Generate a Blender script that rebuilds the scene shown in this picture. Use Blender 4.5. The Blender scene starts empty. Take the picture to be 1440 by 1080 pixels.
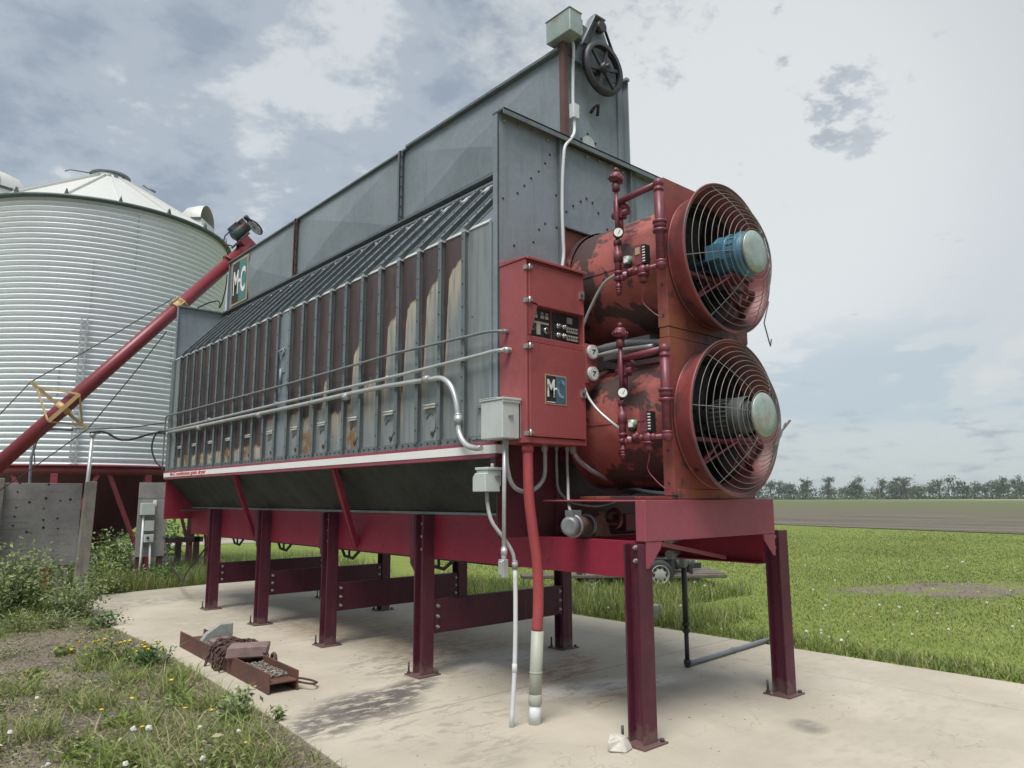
import bpy, math, random
import numpy as np
from mathutils import Vector, Matrix
random.seed(7); rng = np.random.default_rng(7)
R = math.radians
S = bpy.context.scene
COL = S.collection

# ------------------------------------------------------------------ camera, light, sky
cd = bpy.data.cameras.new("camera"); cam = bpy.data.objects.new("camera", cd); COL.objects.link(cam)
cd.sensor_width = 36; cd.sensor_fit = 'HORIZONTAL'; cd.lens = 25.82; cd.clip_end = 5000; cd.clip_start = 0.05
CF = Vector((0.65184614, 0.74297254, 0.15194873)); CR = Vector((0.75212851, -0.65900253, -0.00428616)); CU = Vector((-0.0969501, -0.11707889, 0.98837908))
CAM = Vector((-4.08867, -3.3481, 1.65))
cam.matrix_world = Matrix(((CR.x, CU.x, -CF.x, CAM.x), (CR.y, CU.y, -CF.y, CAM.y), (CR.z, CU.z, -CF.z, CAM.z), (0, 0, 0, 1)))
S.camera = cam
S.view_settings.view_transform = 'Standard'; S.view_settings.look = 'None'
S.view_settings.exposure = 1.5; S.view_settings.gamma = 1
SUN_AZ, SUN_EL = R(238), R(64)
sl = bpy.data.lights.new("sun", 'SUN'); sl.energy = 1.5; sl.angle = R(30); sl.color = (1, .96, .9)
sun = bpy.data.objects.new("sun", sl); COL.objects.link(sun)
sd = Vector((math.sin(SUN_AZ) * math.cos(SUN_EL), math.cos(SUN_AZ) * math.cos(SUN_EL), math.sin(SUN_EL)))
sun.rotation_euler = sd.to_track_quat('Z', 'Y').to_euler(); sun.location = (-20, -14, 30)


class NT:
    """tiny node helper"""
    def __init__(s, tree): s.t = tree; s.n = tree.nodes; s.l = tree.links
    def new(s, typ, **k):
        n = s.n.new(typ)
        for a, b in k.items(): setattr(n, a, b)
        return n
    def put(s, sock, v):
        if isinstance(v, bpy.types.NodeSocket): s.l.new(v, sock)
        elif isinstance(v, (tuple, list)):
            sock.default_value = (*v, 1) if len(v) == 3 and sock.type == 'RGBA' else v
        else: sock.default_value = v
    def m(s, op, a, b=0.0, c=None):
        n = s.new('ShaderNodeMath', operation=op); s.put(n.inputs[0], a); s.put(n.inputs[1], b)
        if c is not None: s.put(n.inputs[2], c)
        return n.outputs[0]
    def vm(s, op, a, b=(0, 0, 0)):
        n = s.new('ShaderNodeVectorMath', operation=op); s.put(n.inputs[0], a); s.put(n.inputs[1], b)
        return n.outputs['Value'] if op in ('DOT_PRODUCT', 'LENGTH', 'DISTANCE') else n.outputs[0]
    def step(s, v, a, b, lo=0.0, hi=1.0):
        n = s.new('ShaderNodeMapRange', interpolation_type='SMOOTHSTEP')
        s.put(n.inputs[0], v); n.inputs[1].default_value = a; n.inputs[2].default_value = b; n.inputs[3].default_value = lo; n.inputs[4].default_value = hi
        return n.outputs[0]
    def lin(s, v, a, b, lo=0.0, hi=1.0):
        n = s.new('ShaderNodeMapRange'); s.put(n.inputs[0], v)
        for i, q in enumerate((a, b, lo, hi)): n.inputs[i + 1].default_value = q
        return n.outputs[0]
    def mix(s, f, a, b, mode='MIX'):
        n = s.new('ShaderNodeMix', data_type='RGBA', blend_type=mode); s.put(n.inputs[0], f); s.put(n.inputs[6], a); s.put(n.inputs[7], b)
        return n.outputs[2]
    def noise(s, vec, scale, detail=4, rough=.55, dist=0.0):
        n = s.new('ShaderNodeTexNoise'); s.put(n.inputs['Vector'], vec); n.inputs['Scale'].default_value = scale
        n.inputs['Detail'].default_value = detail; n.inputs['Roughness'].default_value = rough; n.inputs['Distortion'].default_value = dist
        return n.outputs[0]
    def scale(s, vec, k):
        n = s.new('ShaderNodeMapping'); s.put(n.inputs[0], vec); n.inputs['Scale'].default_value = k
        return n.outputs[0]
    def xyz(s, vec):
        n = s.new('ShaderNodeSeparateXYZ'); s.put(n.inputs[0], vec); return n.outputs
    def comb(s, x, y, z):
        n = s.new('ShaderNodeCombineXYZ')
        for i, q in enumerate((x, y, z)): s.put(n.inputs[i], q)
        return n.outputs[0]


W = bpy.data.worlds.new("World"); S.world = W; W.use_nodes = True
w = NT(W.node_tree); w.n.clear()
wo = w.new('ShaderNodeOutputWorld'); bg = w.new('ShaderNodeBackground'); w.l.new(bg.outputs[0], wo.inputs[0])
sky = w.new('ShaderNodeTexSky', sky_type='NISHITA'); sky.sun_disc = False; sky.sun_elevation = SUN_EL; sky.sun_rotation = SUN_AZ
D = w.new('ShaderNodeTexCoord').outputs['Generated']
dz = w.xyz(D)[2]
pl = w.vm('SCALE', D); pl.node.inputs['Scale'].default_value = 1
w.l.new(w.m('DIVIDE', 1.0, w.m('ADD', w.m('MAXIMUM', dz, 0.0), .22)), pl.node.inputs['Scale'])
pl2 = w.scale(pl, (1, 1, .3))
n1 = w.noise(pl2, 2.6, 7, .56, .25); n2 = w.noise(pl2, 5.5, 6, .6, .1); n3 = w.noise(pl2, 1.1, 3, .5)
n4 = w.noise(pl2, 13, 6, .62, .2)
mott = w.m('ADD', w.m('MULTIPLY', n1, .50), w.m('ADD', w.m('ADD', w.m('MULTIPLY', n2, .32), w.m('MULTIPLY', n4, .16)), w.m('MULTIPLY', n3, .17)))
leftc = w.mix(w.step(mott, .50, .60), (.34, .395, .46), (.47, .53, .585))
leftc = w.mix(w.step(mott, .61, .68), leftc, (.72, .755, .765))
low = w.step(dz, .02, .30)
brc = w.mix(low, (.57, .63, .645), (.69, .72, .725))
brc = w.mix(w.step(w.vm('DOT_PRODUCT', D, (.80, .46, .40)), .955, .998), brc, (.82, .84, .83))
bmask = w.step(w.m('ADD', w.vm('DOT_PRODUCT', D, (.86, .33, .40)), w.m('MULTIPLY', w.m('SUBTRACT', n2, .5), .34)), .855, .945)
skyc = w.mix(bmask, leftc, brc)
pd = w.vm('DOT_PRODUCT', D, (.826, .344, .447))
pn = w.m('ADD', w.noise(pl2, 14, 8, .62, .15), w.step(pd, .9976, .9998, 0, .24))
pn = w.m('ADD', pn, w.step(w.vm('DOT_PRODUCT', D, (.775, .345, .53)), .988, .9995, 0, .05))
pn = w.m('ADD', pn, w.step(w.vm('DOT_PRODUCT', D, (.662, .50, .56)), .9960, .9998, 0, .17))
pcol = w.mix(w.step(n2, .40, .60), (.43, .48, .52), (.55, .59, .62))
skyc = w.mix(w.m('MULTIPLY', w.step(pn, .655, .80), .85), skyc, pcol)
ln = w.noise(w.scale(D, (4, 4, 14)), 1.5, 5, .55)
band = w.m('MULTIPLY', w.step(dz, .05, .11), w.step(dz, .24, .16))
skyc = w.mix(w.m('MULTIPLY', band, w.step(ln, .52, .60, 0, .55)), skyc, (.44, .54, .62))
skyc = w.mix(w.m('MULTIPLY', band, w.step(ln, .47, .38, 0, .6)), skyc, (.74, .74, .70))
skyc = w.mix(w.step(dz, .07, -.01, 0, .6), skyc, (.56, .64, .67))
K = 10 / 2.83
sc_ = w.vm('SCALE', skyc); sc_.node.inputs['Scale'].default_value = K * .93
fin = w.mix(.07, sc_, sky.outputs[0], 'MIX')
bg.inputs['Strength'].default_value = .1; w.l.new(fin, bg.inputs['Color'])

# ------------------------------------------------------------------ materials
def material(name, col=(.5, .5, .5), rough=.55, metal=0.0, var=.12, vscale=3.0, specks=None, streak=None, sdir=(9, 9, .7), dirt=None, bump=0.0, bscale=60, mud=0.0, attr=False, patch=None, spec=.5):
    """procedural paint/metal: base with large and fine variation, optional rust specks, vertical streaks, low dirt and patches"""
    m = bpy.data.materials.new(name); m.use_nodes = True
    t = NT(m.node_tree); b = t.n['Principled BSDF']
    o = t.new('ShaderNodeTexCoord').outputs['Object']
    base = tuple(col)
    if attr:
        a = t.new('ShaderNodeVertexColor', layer_name='Col').outputs[0]
        c = t.mix(1.0, a, base, 'MULTIPLY')
    else: c = t.mix(0.0, base, base)
    big = t.noise(o, vscale, 5, .6)
    c = t.mix(t.step(big, .38, .66, 0, 1), c, t.mix(1.0, c, (1 - var,) * 3, 'MULTIPLY'))
    fine = t.noise(o, vscale * 14, 3, .6)
    c = t.mix(t.step(fine, .4, .75, 0, var), c, tuple(min(1, q * 1.5 + .03) for q in base))
    if patch:
        for (pc, sc, lo, hi, amt) in patch:
            c = t.mix(t.step(t.noise(o, sc, 9, .66, .3), lo, hi, 0, amt), c, pc)
    if streak:
        pc, amt = streak
        st = t.noise(t.scale(o, sdir), 2.2, 4, .6)
        c = t.mix(t.step(st, .52, .74, 0, amt), c, pc)
    if mud:
        hz_ = t.m('ADD', t.xyz(o)[2], t.m('MULTIPLY', t.noise(o, 14, 5, .65), -.34))
        c = t.mix(t.step(hz_, -.02, -.12, 0, mud), c, (.34, .30, .235))
    if specks:
        pc, sc, th, amt = specks
        c = t.mix(t.step(t.noise(o, sc, 5, .65), th, th + .05, 0, amt), c, pc)
    t.l.new(c, b.inputs['Base Color'])
    b.inputs['Roughness'].default_value = rough; b.inputs['Metallic'].default_value = metal
    b.inputs['Specular IOR Level'].default_value = spec
    rr = t.m('ADD', rough - .1, t.m('MULTIPLY', big, .22)); t.l.new(rr, b.inputs['Roughness'])
    if bump:
        bn = t.new('ShaderNodeBump'); bn.inputs['Strength'].default_value = bump; bn.inputs['Distance'].default_value = .004
        t.l.new(t.noise(o, bscale, 4, .6), bn.inputs['Height']); t.l.new(bn.outputs[0], b.inputs['Normal'])
    return m

M = {}
M['grey'] = material('grey_galvanised', (.235, .275, .30), .5, .15, .16, 1.4, streak=((.165, .195, .205), .55), bump=.06, bscale=9, patch=[((.28, .31, .33), 22, .54, .66, .35), ((.20, .215, .21), 2.6, .55, .7, .45)])
M['greydk'] = material('grey_rib', (.15, .18, .19), .5, .15, .2, 2, streak=((.09, .085, .08), .6), specks=((.10, .05, .03), 40, .68, .7))
M['roofgrey'] = material('roof_grey', (.17, .20, .215), .45, .25, .25, 2, streak=((.08, .09, .09), .5))
M['flash'] = material('pale_flashing', (.48, .50, .49), .5, .1, .2, 4, patch=[((.42, .33, .24), 6, .52, .6, .7)])
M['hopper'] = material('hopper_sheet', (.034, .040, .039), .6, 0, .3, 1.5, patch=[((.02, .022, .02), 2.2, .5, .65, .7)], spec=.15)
M['maroon'] = material('maroon_paint', (.235, .016, .040), .5, 0, .14, 1.6, specks=((.08, .02, .03), 30, .74, .6), streak=((.20, .032, .052), .6), spec=.3, bump=.06, bscale=30, patch=[((.30, .055, .075), 1.2, .56, .72, .5), ((.16, .022, .036), 3.5, .56, .70, .5), ((.30, .20, .17), 14, .68, .76, .35)])
M['maroonlt'] = material('faded_maroon_paint', (.27, .056, .085), .5, 0, .16, 2.2, patch=[((.27, .075, .055), 1.6, .52, .66, .7)], specks=((.15, .045, .03), 24, .70, .6), bump=.05, bscale=30)
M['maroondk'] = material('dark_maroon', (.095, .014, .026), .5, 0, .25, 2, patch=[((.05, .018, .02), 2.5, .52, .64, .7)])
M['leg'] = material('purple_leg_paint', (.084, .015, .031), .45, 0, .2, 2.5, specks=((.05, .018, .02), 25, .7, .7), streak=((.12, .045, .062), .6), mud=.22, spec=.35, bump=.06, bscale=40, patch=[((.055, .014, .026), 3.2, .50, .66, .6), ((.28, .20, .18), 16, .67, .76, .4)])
M['cab'] = material('faded_red_paint', (.315, .073, .078), .48, 0, .14, 1.8, streak=((.28, .085, .085), .6), specks=((.14, .04, .035), 45, .72, .6), bump=.03, bscale=40, patch=[((.35, .115, .11), 1.5, .54, .70, .6), ((.235, .052, .056), 3.2, .50, .66, .6), ((.40, .24, .21), 20, .70, .76, .35)])
M['fan'] = material('scorched_red_paint', (.35, .098, .083), .55, 0, .2, 2, patch=[((.25, .085, .045), 1.7, .55, .63, .7), ((.22, .055, .05), 3.0, .50, .62, .6), ((.050, .036, .034), 1.55, .505, .535, .94)], specks=((.045, .03, .03), 26, .665, .9), bump=.12, bscale=60)
M['fanplate'] = material('rusty_red_plate', (.235, .058, .052), .55, 0, .2, 2, patch=[((.24, .082, .038), 2.0, .50, .60, .8), ((.055, .038, .034), 1.9, .55, .60, .85)], bump=.1, bscale=60)
M['fanin'] = material('fan_inside_shade', (.016, .011, .012), .7, 0, .3, 3)  # near-black colour stands in for the shade inside the fan duct
M['bell'] = material('bell_mouth_paint', (.235, .055, .055), .45, 0, .25, 2.4, patch=[((.10, .045, .045), 2.3, .47, .58, .8), ((.33, .11, .10), 3.1, .60, .68, .5)], specks=((.07, .04, .03), 30, .70, .6))
M['pipe'] = material('maroon_pipe', (.175, .040, .058), .42, 0, .25, 8, specks=((.30, .10, .09), 40, .68, .5))
M['hose'] = material('red_hose', (.36, .060, .064), .5, 0, .15, 5, specks=((.6, .35, .3), 35, .76, .7))
M['wire'] = material('guard_wire', (.215, .20, .19), .45, .3, .2, 8)
M['blue'] = material('blue_motor', (.055, .19, .28), .45, .1, .25, 6, specks=((.04, .06, .07), 25, .66, .7))
M['gmotor'] = material('grey_green_motor', (.11, .13, .125), .5, .2, .3, 8)
M['teal'] = material('teal_motor', (.05, .10, .095), .5, .1, .3, 8, patch=[((.07, .02, .025), 5, .48, .56, .9)], specks=((.03, .03, .03), 30, .60, .7))
M['cover'] = material('worn_cover', (.36, .43, .40), .4, .35, .25, 5, patch=[((.36, .30, .23), 4, .54, .62, .8)])
M['galv'] = material('galvanised_conduit', (.50, .52, .52), .38, .45, .2, 6)
M['conduit'] = material('grey_flex_conduit', (.34, .345, .35), .5, 0, .2, 6)
M['conddk'] = material('dull_conduit', (.20, .22, .23), .45, .2, .2, 6)
M['boxgrey'] = material('box_grey', (.50, .545, .53), .42, .05, .1, 3, streak=((.42, .45, .43), .5))
M['pvcw'] = material('pale_pvc', (.62, .65, .66), .4, 0, .1, 4, specks=((.4, .36, .3), 20, .7, .5))
M['pvcg'] = material('olive_grey_pvc', (.37, .385, .325), .5, 0, .12, 4)
M['white'] = material('white_stripe', (.80, .79, .77), .5, 0, .05, 3, specks=((.5, .42, .38), 30, .76, .4))
M['pinktxt'] = material('faded_red_lettering', (.55, .10, .12), .5)
M['black'] = material('black_paint', (.022, .022, .024), .5, 0, .3, 8)
M['rubber'] = material('black_rubber', (.025, .026, .027), .6, 0, .3, 8)
M['steel'] = material('bolt_steel', (.40, .39, .37), .4, .6, .2, 20)
M['iron'] = material('dark_iron', (.06, .06, .068), .5, .4, .3, 10)
M['rust'] = material('rust', (.125, .050, .036), .75, 0, .35, 5, patch=[((.085, .045, .038), 6, .48, .58, .8)], specks=((.26, .12, .06), 40, .64, .6), bump=.25, bscale=90)
M['rustdk'] = material('dark_rust', (.085, .045, .038), .8, 0, .35, 9, bump=.4, bscale=90)
M['rustpost'] = material('rust_brown_angle', (.12, .055, .050), .6, 0, .3, 5, patch=[((.2, .2, .2), 3, .55, .65, .6)])
M['dial'] = material('dial_face', (.78, .78, .75), .35, 0, .05, 20)
M['navy'] = material('badge_slate_blue', (.065, .135, .185), .4, 0, .1, 9)
M['tealbadge'] = material('badge_teal', (.06, .19, .20), .4, 0, .1, 9)
M['tan'] = material('badge_tan_edge', (.42, .32, .20), .5)
M['white2'] = material('white_letter', (.78, .78, .76), .45, 0, .08, 12)
M['wornletter'] = material('worn_white_letter', (.72, .70, .66), .5, 0, .1, 10, patch=[((.10, .12, .15), 22, .53, .57, .9)])
M['faintletter'] = material('faint_letter', (.24, .36, .44), .5, 0, .1, 10, patch=[((.065, .135, .185), 24, .48, .53, .95)])
M['panelgrey'] = material('switch_label', (.42, .40, .34), .5, 0, .2, 20)
M['chrome'] = material('chrome', (.62, .62, .62), .25, .8, .1, 20)
M['solen'] = material('solenoid_green', (.24, .33, .27), .4, .2, .2, 12)
M['binw'] = material('galvanised_bin_sheet', (.80, .84, .87), .45, .05, .06, .8, streak=((.62, .64, .65), .4))
M['binroof'] = material('bin_roof_sheet', (.62, .63, .60), .45, .3, .08, 1)
M['binedge'] = material('bin_dark_edge', (.075, .11, .11), .5, .2, .2, 4)
M['binred'] = material('bin_red_steel', (.20, .030, .040), .5, 0, .15, 2)
M['bindark'] = material('bin_hopper_maroon', (.085, .014, .024), .5, 0, .15, 1)
M['auger'] = material('auger_red', (.20, .026, .038), .4, 0, .14, 2, streak=((.2, .035, .045), .4), specks=((.3, .12, .1), 30, .74, .5))
M['yellow'] = material('faded_yellow_steel', (.50, .35, .16), .5, 0, .2, 6, specks=((.2, .12, .06), 25, .64, .6))
M['board'] = material('weathered_plywood', (.285, .275, .275), .85, 0, .25, 2, sdir=(.8, 9, 14), streak=((.16, .15, .15), .75), bump=.3, bscale=40)
M['timber'] = material('weathered_timber', (.27, .25, .22), .85, 0, .3, 3, streak=((.14, .13, .12), .8), bump=.3, bscale=40)
M['stone'] = material('pale_stone', (.52, .49, .44), .8, 0, .3, 8, specks=((.3, .26, .22), 30, .6, .6), bump=.4, bscale=40)
M['brick'] = material('dusty_brick', (.225, .155, .145), .85, 0, .3, 10, bump=.4, bscale=60)
M['slab'] = material('grey_slab', (.27, .29, .27), .8, 0, .25, 10, bump=.4, bscale=60)
M['tyre'] = material('tyre_black', (.028, .029, .03), .75, 0, .3, 10)
M['rimw'] = material('rim_white', (.42, .42, .40), .4, .2, .2, 10)
M['drum'] = material('grey_drum', (.22, .23, .24), .4, .3, .3, 6)
M['bark'] = material('bark', (.12, .10, .085), .9, 0, .3, 8)


def leaf_mat(name, col, trans=.25, rough=.55):
    m = bpy.data.materials.new(name); m.use_nodes = True; t = NT(m.node_tree); b = t.n['Principled BSDF']
    a = t.new('ShaderNodeVertexColor', layer_name='Col').outputs[0]
    c = t.mix(1.0, a, col, 'MULTIPLY'); t.l.new(c, b.inputs['Base Color']); b.inputs['Roughness'].default_value = rough
    b.inputs['Specular IOR Level'].default_value = .25
    tr = t.new('ShaderNodeBsdfTranslucent'); t.l.new(c, tr.inputs[0])
    mx = t.new('ShaderNodeMixShader'); mx.inputs[0].default_value = trans
    t.l.new(b.outputs[0], mx.inputs[1]); t.l.new(tr.outputs[0], mx.inputs[2]); t.l.new(mx.outputs[0], t.n['Material Output'].inputs[0])
    return m
M['leaf'] = leaf_mat('leaf', (1, 1, 1)); M['grass'] = leaf_mat('grass_blade', (1, 1, 1), .3)
M['treeleaf'] = leaf_mat('tree_leaf', (1, 1, 1), .2)


def wall_mat():
    m = bpy.data.materials.new('rust_stained_sheet'); m.use_nodes = True; t = NT(m.node_tree); b = t.n['Principled BSDF']
    o = t.new('ShaderNodeTexCoord').outputs['Object']
    a = t.new('ShaderNodeSeparateColor'); t.l.new(t.new('ShaderNodeVertexColor', layer_name='Col').outputs[0], a.inputs[0])
    s, y, og = a.outputs
    g = t.mix(t.step(t.noise(t.scale(o, (1, 9, .8)), 2, 4), .4, .68), (.245, .275, .278), (.185, .21, .215))
    cream = t.mix(t.noise(o, 9, 4), (.56, .46, .30), (.48, .43, .34))
    c = t.mix(t.m('MULTIPLY', y, t.step(t.noise(t.scale(o, (1, 10, 1.2)), 2, 5), .28, .62)), g, cream)
    c = t.mix(t.m('MULTIPLY', og, t.step(t.noise(o, 7, 5), .4, .58)), c, (.235, .125, .055))
    f = t.m('ADD', s, t.m('MULTIPLY', t.m('SUBTRACT', t.noise(o, 11, 6, .62), .5), .26))
    c = t.mix(t.step(f, .445, .485, 0, .75), c, (.25, .145, .06))
    br = t.mix(t.step(t.noise(t.scale(o, (1, 6, .9)), 2.2, 4), .4, .66), (.088, .062, .062), (.058, .046, .046))
    br = t.mix(t.step(t.noise(o, 5, 5, .6), .60, .68, 0, .6), br, (.14, .068, .045))
    c = t.mix(t.step(f, .48, .52), c, br)
    sp = t.step(t.noise(o, 16, 3, .5), .725, .75); c = t.mix(sp, c, (.055, .035, .032))
    t.l.new(c, b.inputs['Base Color']); b.inputs['Roughness'].default_value = .5; b.inputs['Metallic'].default_value = .1
    return m
M['wall'] = wall_mat()


def concrete_mat():
    m = bpy.data.materials.new('concrete'); m.use_nodes = True; t = NT(m.node_tree); b = t.n['Principled BSDF']
    o = t.new('ShaderNodeTexCoord').outputs['Object']; X, Y, Z = t.xyz(o)
    c = t.mix(t.step(t.noise(o, .9, 6, .6), .36, .64), (.475, .43, .35), (.395, .355, .285))
    c = t.mix(t.step(t.noise(o, 45, 3, .7), .42, .72, 0, .5), c, (.42, .39, .33))
    c = t.mix(t.step(t.noise(t.scale(o, (.35, 1, 1)), 1.7, 6, .62, .4), .56, .72, 0, .6), c, (.46, .43, .37))
    def blob(x, y, rx, ry, ang=0):
        ca, sa = math.cos(ang), math.sin(ang)
        dx, dy = t.m('SUBTRACT', X, x), t.m('SUBTRACT', Y, y)
        u = t.m('DIVIDE', t.m('ADD', t.m('MULTIPLY', dx, ca), t.m('MULTIPLY', dy, sa)), rx)
        v = t.m('DIVIDE', t.m('SUBTRACT', t.m('MULTIPLY', dy, ca), t.m('MULTIPLY', dx, sa)), ry)
        d = t.m('ADD', t.m('MULTIPLY', u, u), t.m('MULTIPLY', v, v))
        return t.step(d, 1.0, .1)
    ns = t.noise(t.scale(o, (1, 2.2, 1)), 5, 6, .68)
    def stain(c, bl, lo, hi, col, amt):
        return t.mix(t.m('MULTIPLY', bl, t.step(ns, lo, hi, 0, amt)), c, col)
    c = stain(c, blob(-.9, 2.05, .62, .50, .3), .36, .52, (.085, .08, .078), .95)
    c = stain(c, blob(-.40, 2.25, .6, .26, .5), .38, .54, (.10, .095, .09), .9)
    c = stain(c, blob(-1.35, 1.85, .5, .34, .8), .40, .54, (.11, .105, .10), .9)
    c = stain(c, blob(-.7, 9.6, 1.6, .7, .1), .36, .58, (.24, .225, .20), .8)
    c = stain(c, blob(.3, 8.0, .9, .5, .4), .42, .6, (.22, .21, .19), .6)
    c = stain(c, blob(.9, 3.2, 1.1, 1.5), .42, .58, (.33, .22, .12), .7)
    c = stain(c, blob(.7, 5.4, 1.0, 1.6), .42, .58, (.34, .22, .11), .65)
    c = stain(c, blob(1.2, 1.9, .9, .35, .5), .44, .58, (.30, .13, .085), .6)
    c = stain(c, blob(.7, .9, .5, .2, .3), .48, .6, (.38, .22, .10), .75)
    c = stain(c, blob(.2, 3.0, .8, 1.0, .6), .46, .6, (.20, .18, .155), .7)
    c = stain(c, blob(1.0, 2.6, .8, .6), .30, .52, (.72, .70, .66), .6)
    c = stain(c, blob(.9, 1.2, 1.1, .3, -.3), .36, .52, (.72, .70, .65), .7)
    c = stain(c, blob(1.17, -.55, .22, .16, .9), .2, .3, (.15, .14, .125), .85)
    c = stain(c, blob(-.9, .5, .6, .3, .4), .45, .6, (.27, .25, .21), .7)
    c = stain(c, blob(-.2, 6.6, 1.3, 1.3), .40, .6, (.30, .275, .225), .6)
    c = stain(c, blob(.9, 9.6, 1.4, .8), .40, .58, (.31, .27, .21), .6)
    c = stain(c, blob(1.6, -.9, 2.2, 1.0, .2), .47, .66, (.36, .33, .27), .6)
    c = stain(c, blob(3.0, 1.0, .9, 2.2, .1), .46, .64, (.37, .335, .27), .6)
    c = stain(c, blob(-.7, 1.3, .9, .7, .2), .50, .62, (.25, .23, .20), .6)
    c = t.mix(t.step(t.noise(t.scale(o, (.12, .12, 1)), 9, 6, .7), .54, .70, 0, .45), c, (.36, .33, .275))
    c = t.mix(t.step(t.noise(o, 15, 3, .5), .70, .76, 0, .5), c, (.25, .225, .185))
    c = t.mix(t.step(t.noise(t.scale(o, (1, .06, 1)), 55, 2, .5), .52, .75, 0, .28), c, (.36, .33, .275))
    cr = t.m('ABSOLUTE', t.m('SUBTRACT', t.noise(o, .55, 5, .58), .5))
    c = t.mix(t.step(cr, .0025, .0006, 0, .35), c, (.20, .18, .15))
    # sawn joints
    def joint(coord, at, wd):
        return t.step(t.m('ABSOLUTE', t.m('SUBTRACT', t.m('ADD', coord, t.m('MULTIPLY', t.m('SUBTRACT', t.noise(o, 3, 3), .5), .02)), at)), wd, wd * .3)
    for jj in (1.62, 4.9):
        c = t.mix(t.m('MULTIPLY', joint(Y, jj, .011), .7), c, (.17, .155, .13))
    c = t.mix(t.m('MULTIPLY', joint(X, 2.75, .010), .5), c, (.20, .18, .15))
    t.l.new(c, b.inputs['Base Color']); b.inputs['Roughness'].default_value = .85; b.inputs['Specular IOR Level'].default_value = .25
    bn = t.new('ShaderNodeBump'); bn.inputs['Strength'].default_value = .25; bn.inputs['Distance'].default_value = .004
    t.l.new(t.noise(o, 70, 5, .7), bn.inputs['Height']); t.l.new(bn.outputs[0], b.inputs['Normal'])
    return m
M['concrete'] = concrete_mat()


def ground_mat():
    m = bpy.data.materials.new('ground_grass_soil'); m.use_nodes = True; t = NT(m.node_tree); b = t.n['Principled BSDF']
    o = t.new('ShaderNodeTexCoord').outputs['Object']; X, Y, Z = t.xyz(o)
    big = t.noise(o, .22, 5, .6); mid = t.noise(o, 1.6, 5, .6); fine = t.noise(o, 26, 5, .7)
    g = t.mix(t.step(big, .36, .64), (.185, .235, .055), (.235, .275, .075))
    g = t.mix(t.step(mid, .42, .66, 0, .6), g, (.145, .20, .048))
    g = t.mix(t.step(fine, .40, .66, 0, .75), g, (.085, .115, .032))
    soil = t.mix(t.step(fine, .36, .62), (.235, .20, .16), (.12, .10, .08))
    soil = t.mix(t.step(t.noise(o, 60, 2, .5), .60, .68, 0, .6), soil, (.50, .46, .40))
    # bare worn soil beside the pad on the near-left side, and a bare strip out in the lawn
    lm = t.m('MULTIPLY', t.step(X, -.9, -1.4), t.step(Y, 9.5, 7.0))
    lm = t.m('MULTIPLY', lm, t.step(t.m('ADD', t.m('MULTIPLY', mid, .6), t.m('MULTIPLY', t.noise(o, .8, 3), .4)), .70, .52))
    dx = t.m('SUBTRACT', X, 10.9); dy = t.m('SUBTRACT', Y, 1.25)
    u = t.m('ADD', t.m('MULTIPLY', dx, .80), t.m('MULTIPLY', dy, -.6)); v = t.m('ADD', t.m('MULTIPLY', dx, .6), t.m('MULTIPLY', dy, .80))
    dd = t.m('ADD', t.m('POWER', t.m('DIVIDE', u, 2.6), 2), t.m('POWER', t.m('DIVIDE', v, 1.15), 2))
    lm2 = t.m('MULTIPLY', t.step(dd, 1.25, .7), t.step(t.noise(t.scale(o, (1, 1, 1)), 1.3, 5, .65), .40, .52))
    soil = t.mix(t.step(t.noise(o, 2.3, 5, .65), .56, .66, 0, .75), soil, (.065, .06, .055))
    soil = t.mix(t.step(t.noise(o, 1.7, 5, .6), .58, .70, 0, .5), soil, (.30, .27, .19))
    mask = t.m('MAXIMUM', lm, lm2)
    c = t.mix(mask, g, soil)
    t.l.new(c, b.inputs['Base Color']); b.inputs['Roughness'].default_value = .95; b.inputs['Specular IOR Level'].default_value = .1
    bn = t.new('ShaderNodeBump'); bn.inputs['Strength'].default_value = .6; bn.inputs['Distance'].default_value = .03
    t.l.new(fine, bn.inputs['Height']); t.l.new(bn.outputs[0], b.inputs['Normal'])
    return m
M['ground'] = ground_mat()


def field_mat():
    m = bpy.data.materials.new('tilled_field_soil'); m.use_nodes = True; t = NT(m.node_tree); b = t.n['Principled BSDF']
    o = t.new('ShaderNodeTexCoord').outputs['Object']; X, Y, Z = t.xyz(o)
    d = t.m('SUBTRACT', X, t.m('MULTIPLY', Y, .23))            # distance past the field edge
    n = t.noise(t.scale(o, (1, .12, 1)), .55, 6, .65); n2 = t.noise(o, 3.5, 4, .6)
    s = t.mix(t.step(n, .36, .62), (.165, .148, .118), (.105, .094, .076))
    s = t.mix(t.step(n2, .52, .72, 0, .5), s, (.24, .215, .18))
    gr = t.m('ADD', d, t.m('MULTIPLY', t.m('SUBTRACT', n, .5), 60))
    c = t.mix(t.step(gr, 44, 100), s, (.125, .135, .075))
    c = t.mix(t.step(gr, 120, 260), c, (.135, .17, .078))
    c = t.mix(t.m('MULTIPLY', t.step(d, 225, 262), t.step(d, 330, 290)), c, (.32, .33, .18))
    t.l.new(c, b.inputs['Base Color']); b.inputs['Roughness'].default_value = 1; b.inputs['Specular IOR Level'].default_value = .05
    bn = t.new('ShaderNodeBump'); bn.inputs['Strength'].default_value = .7; bn.inputs['Distance'].default_value = .08
    t.l.new(n2, bn.inputs['Height']); t.l.new(bn.outputs[0], b.inputs['Normal'])
    return m
M['field'] = field_mat()
M['gravel'] = material('gravel_track', (.34, .31, .26), .95, 0, .3, 1.2, patch=[((.16, .17, .08), 1.1, .52, .62, .7)], bump=.5, bscale=40)
M['pebble'] = material('pebbles', (1, 1, 1), .9, attr=True)

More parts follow.
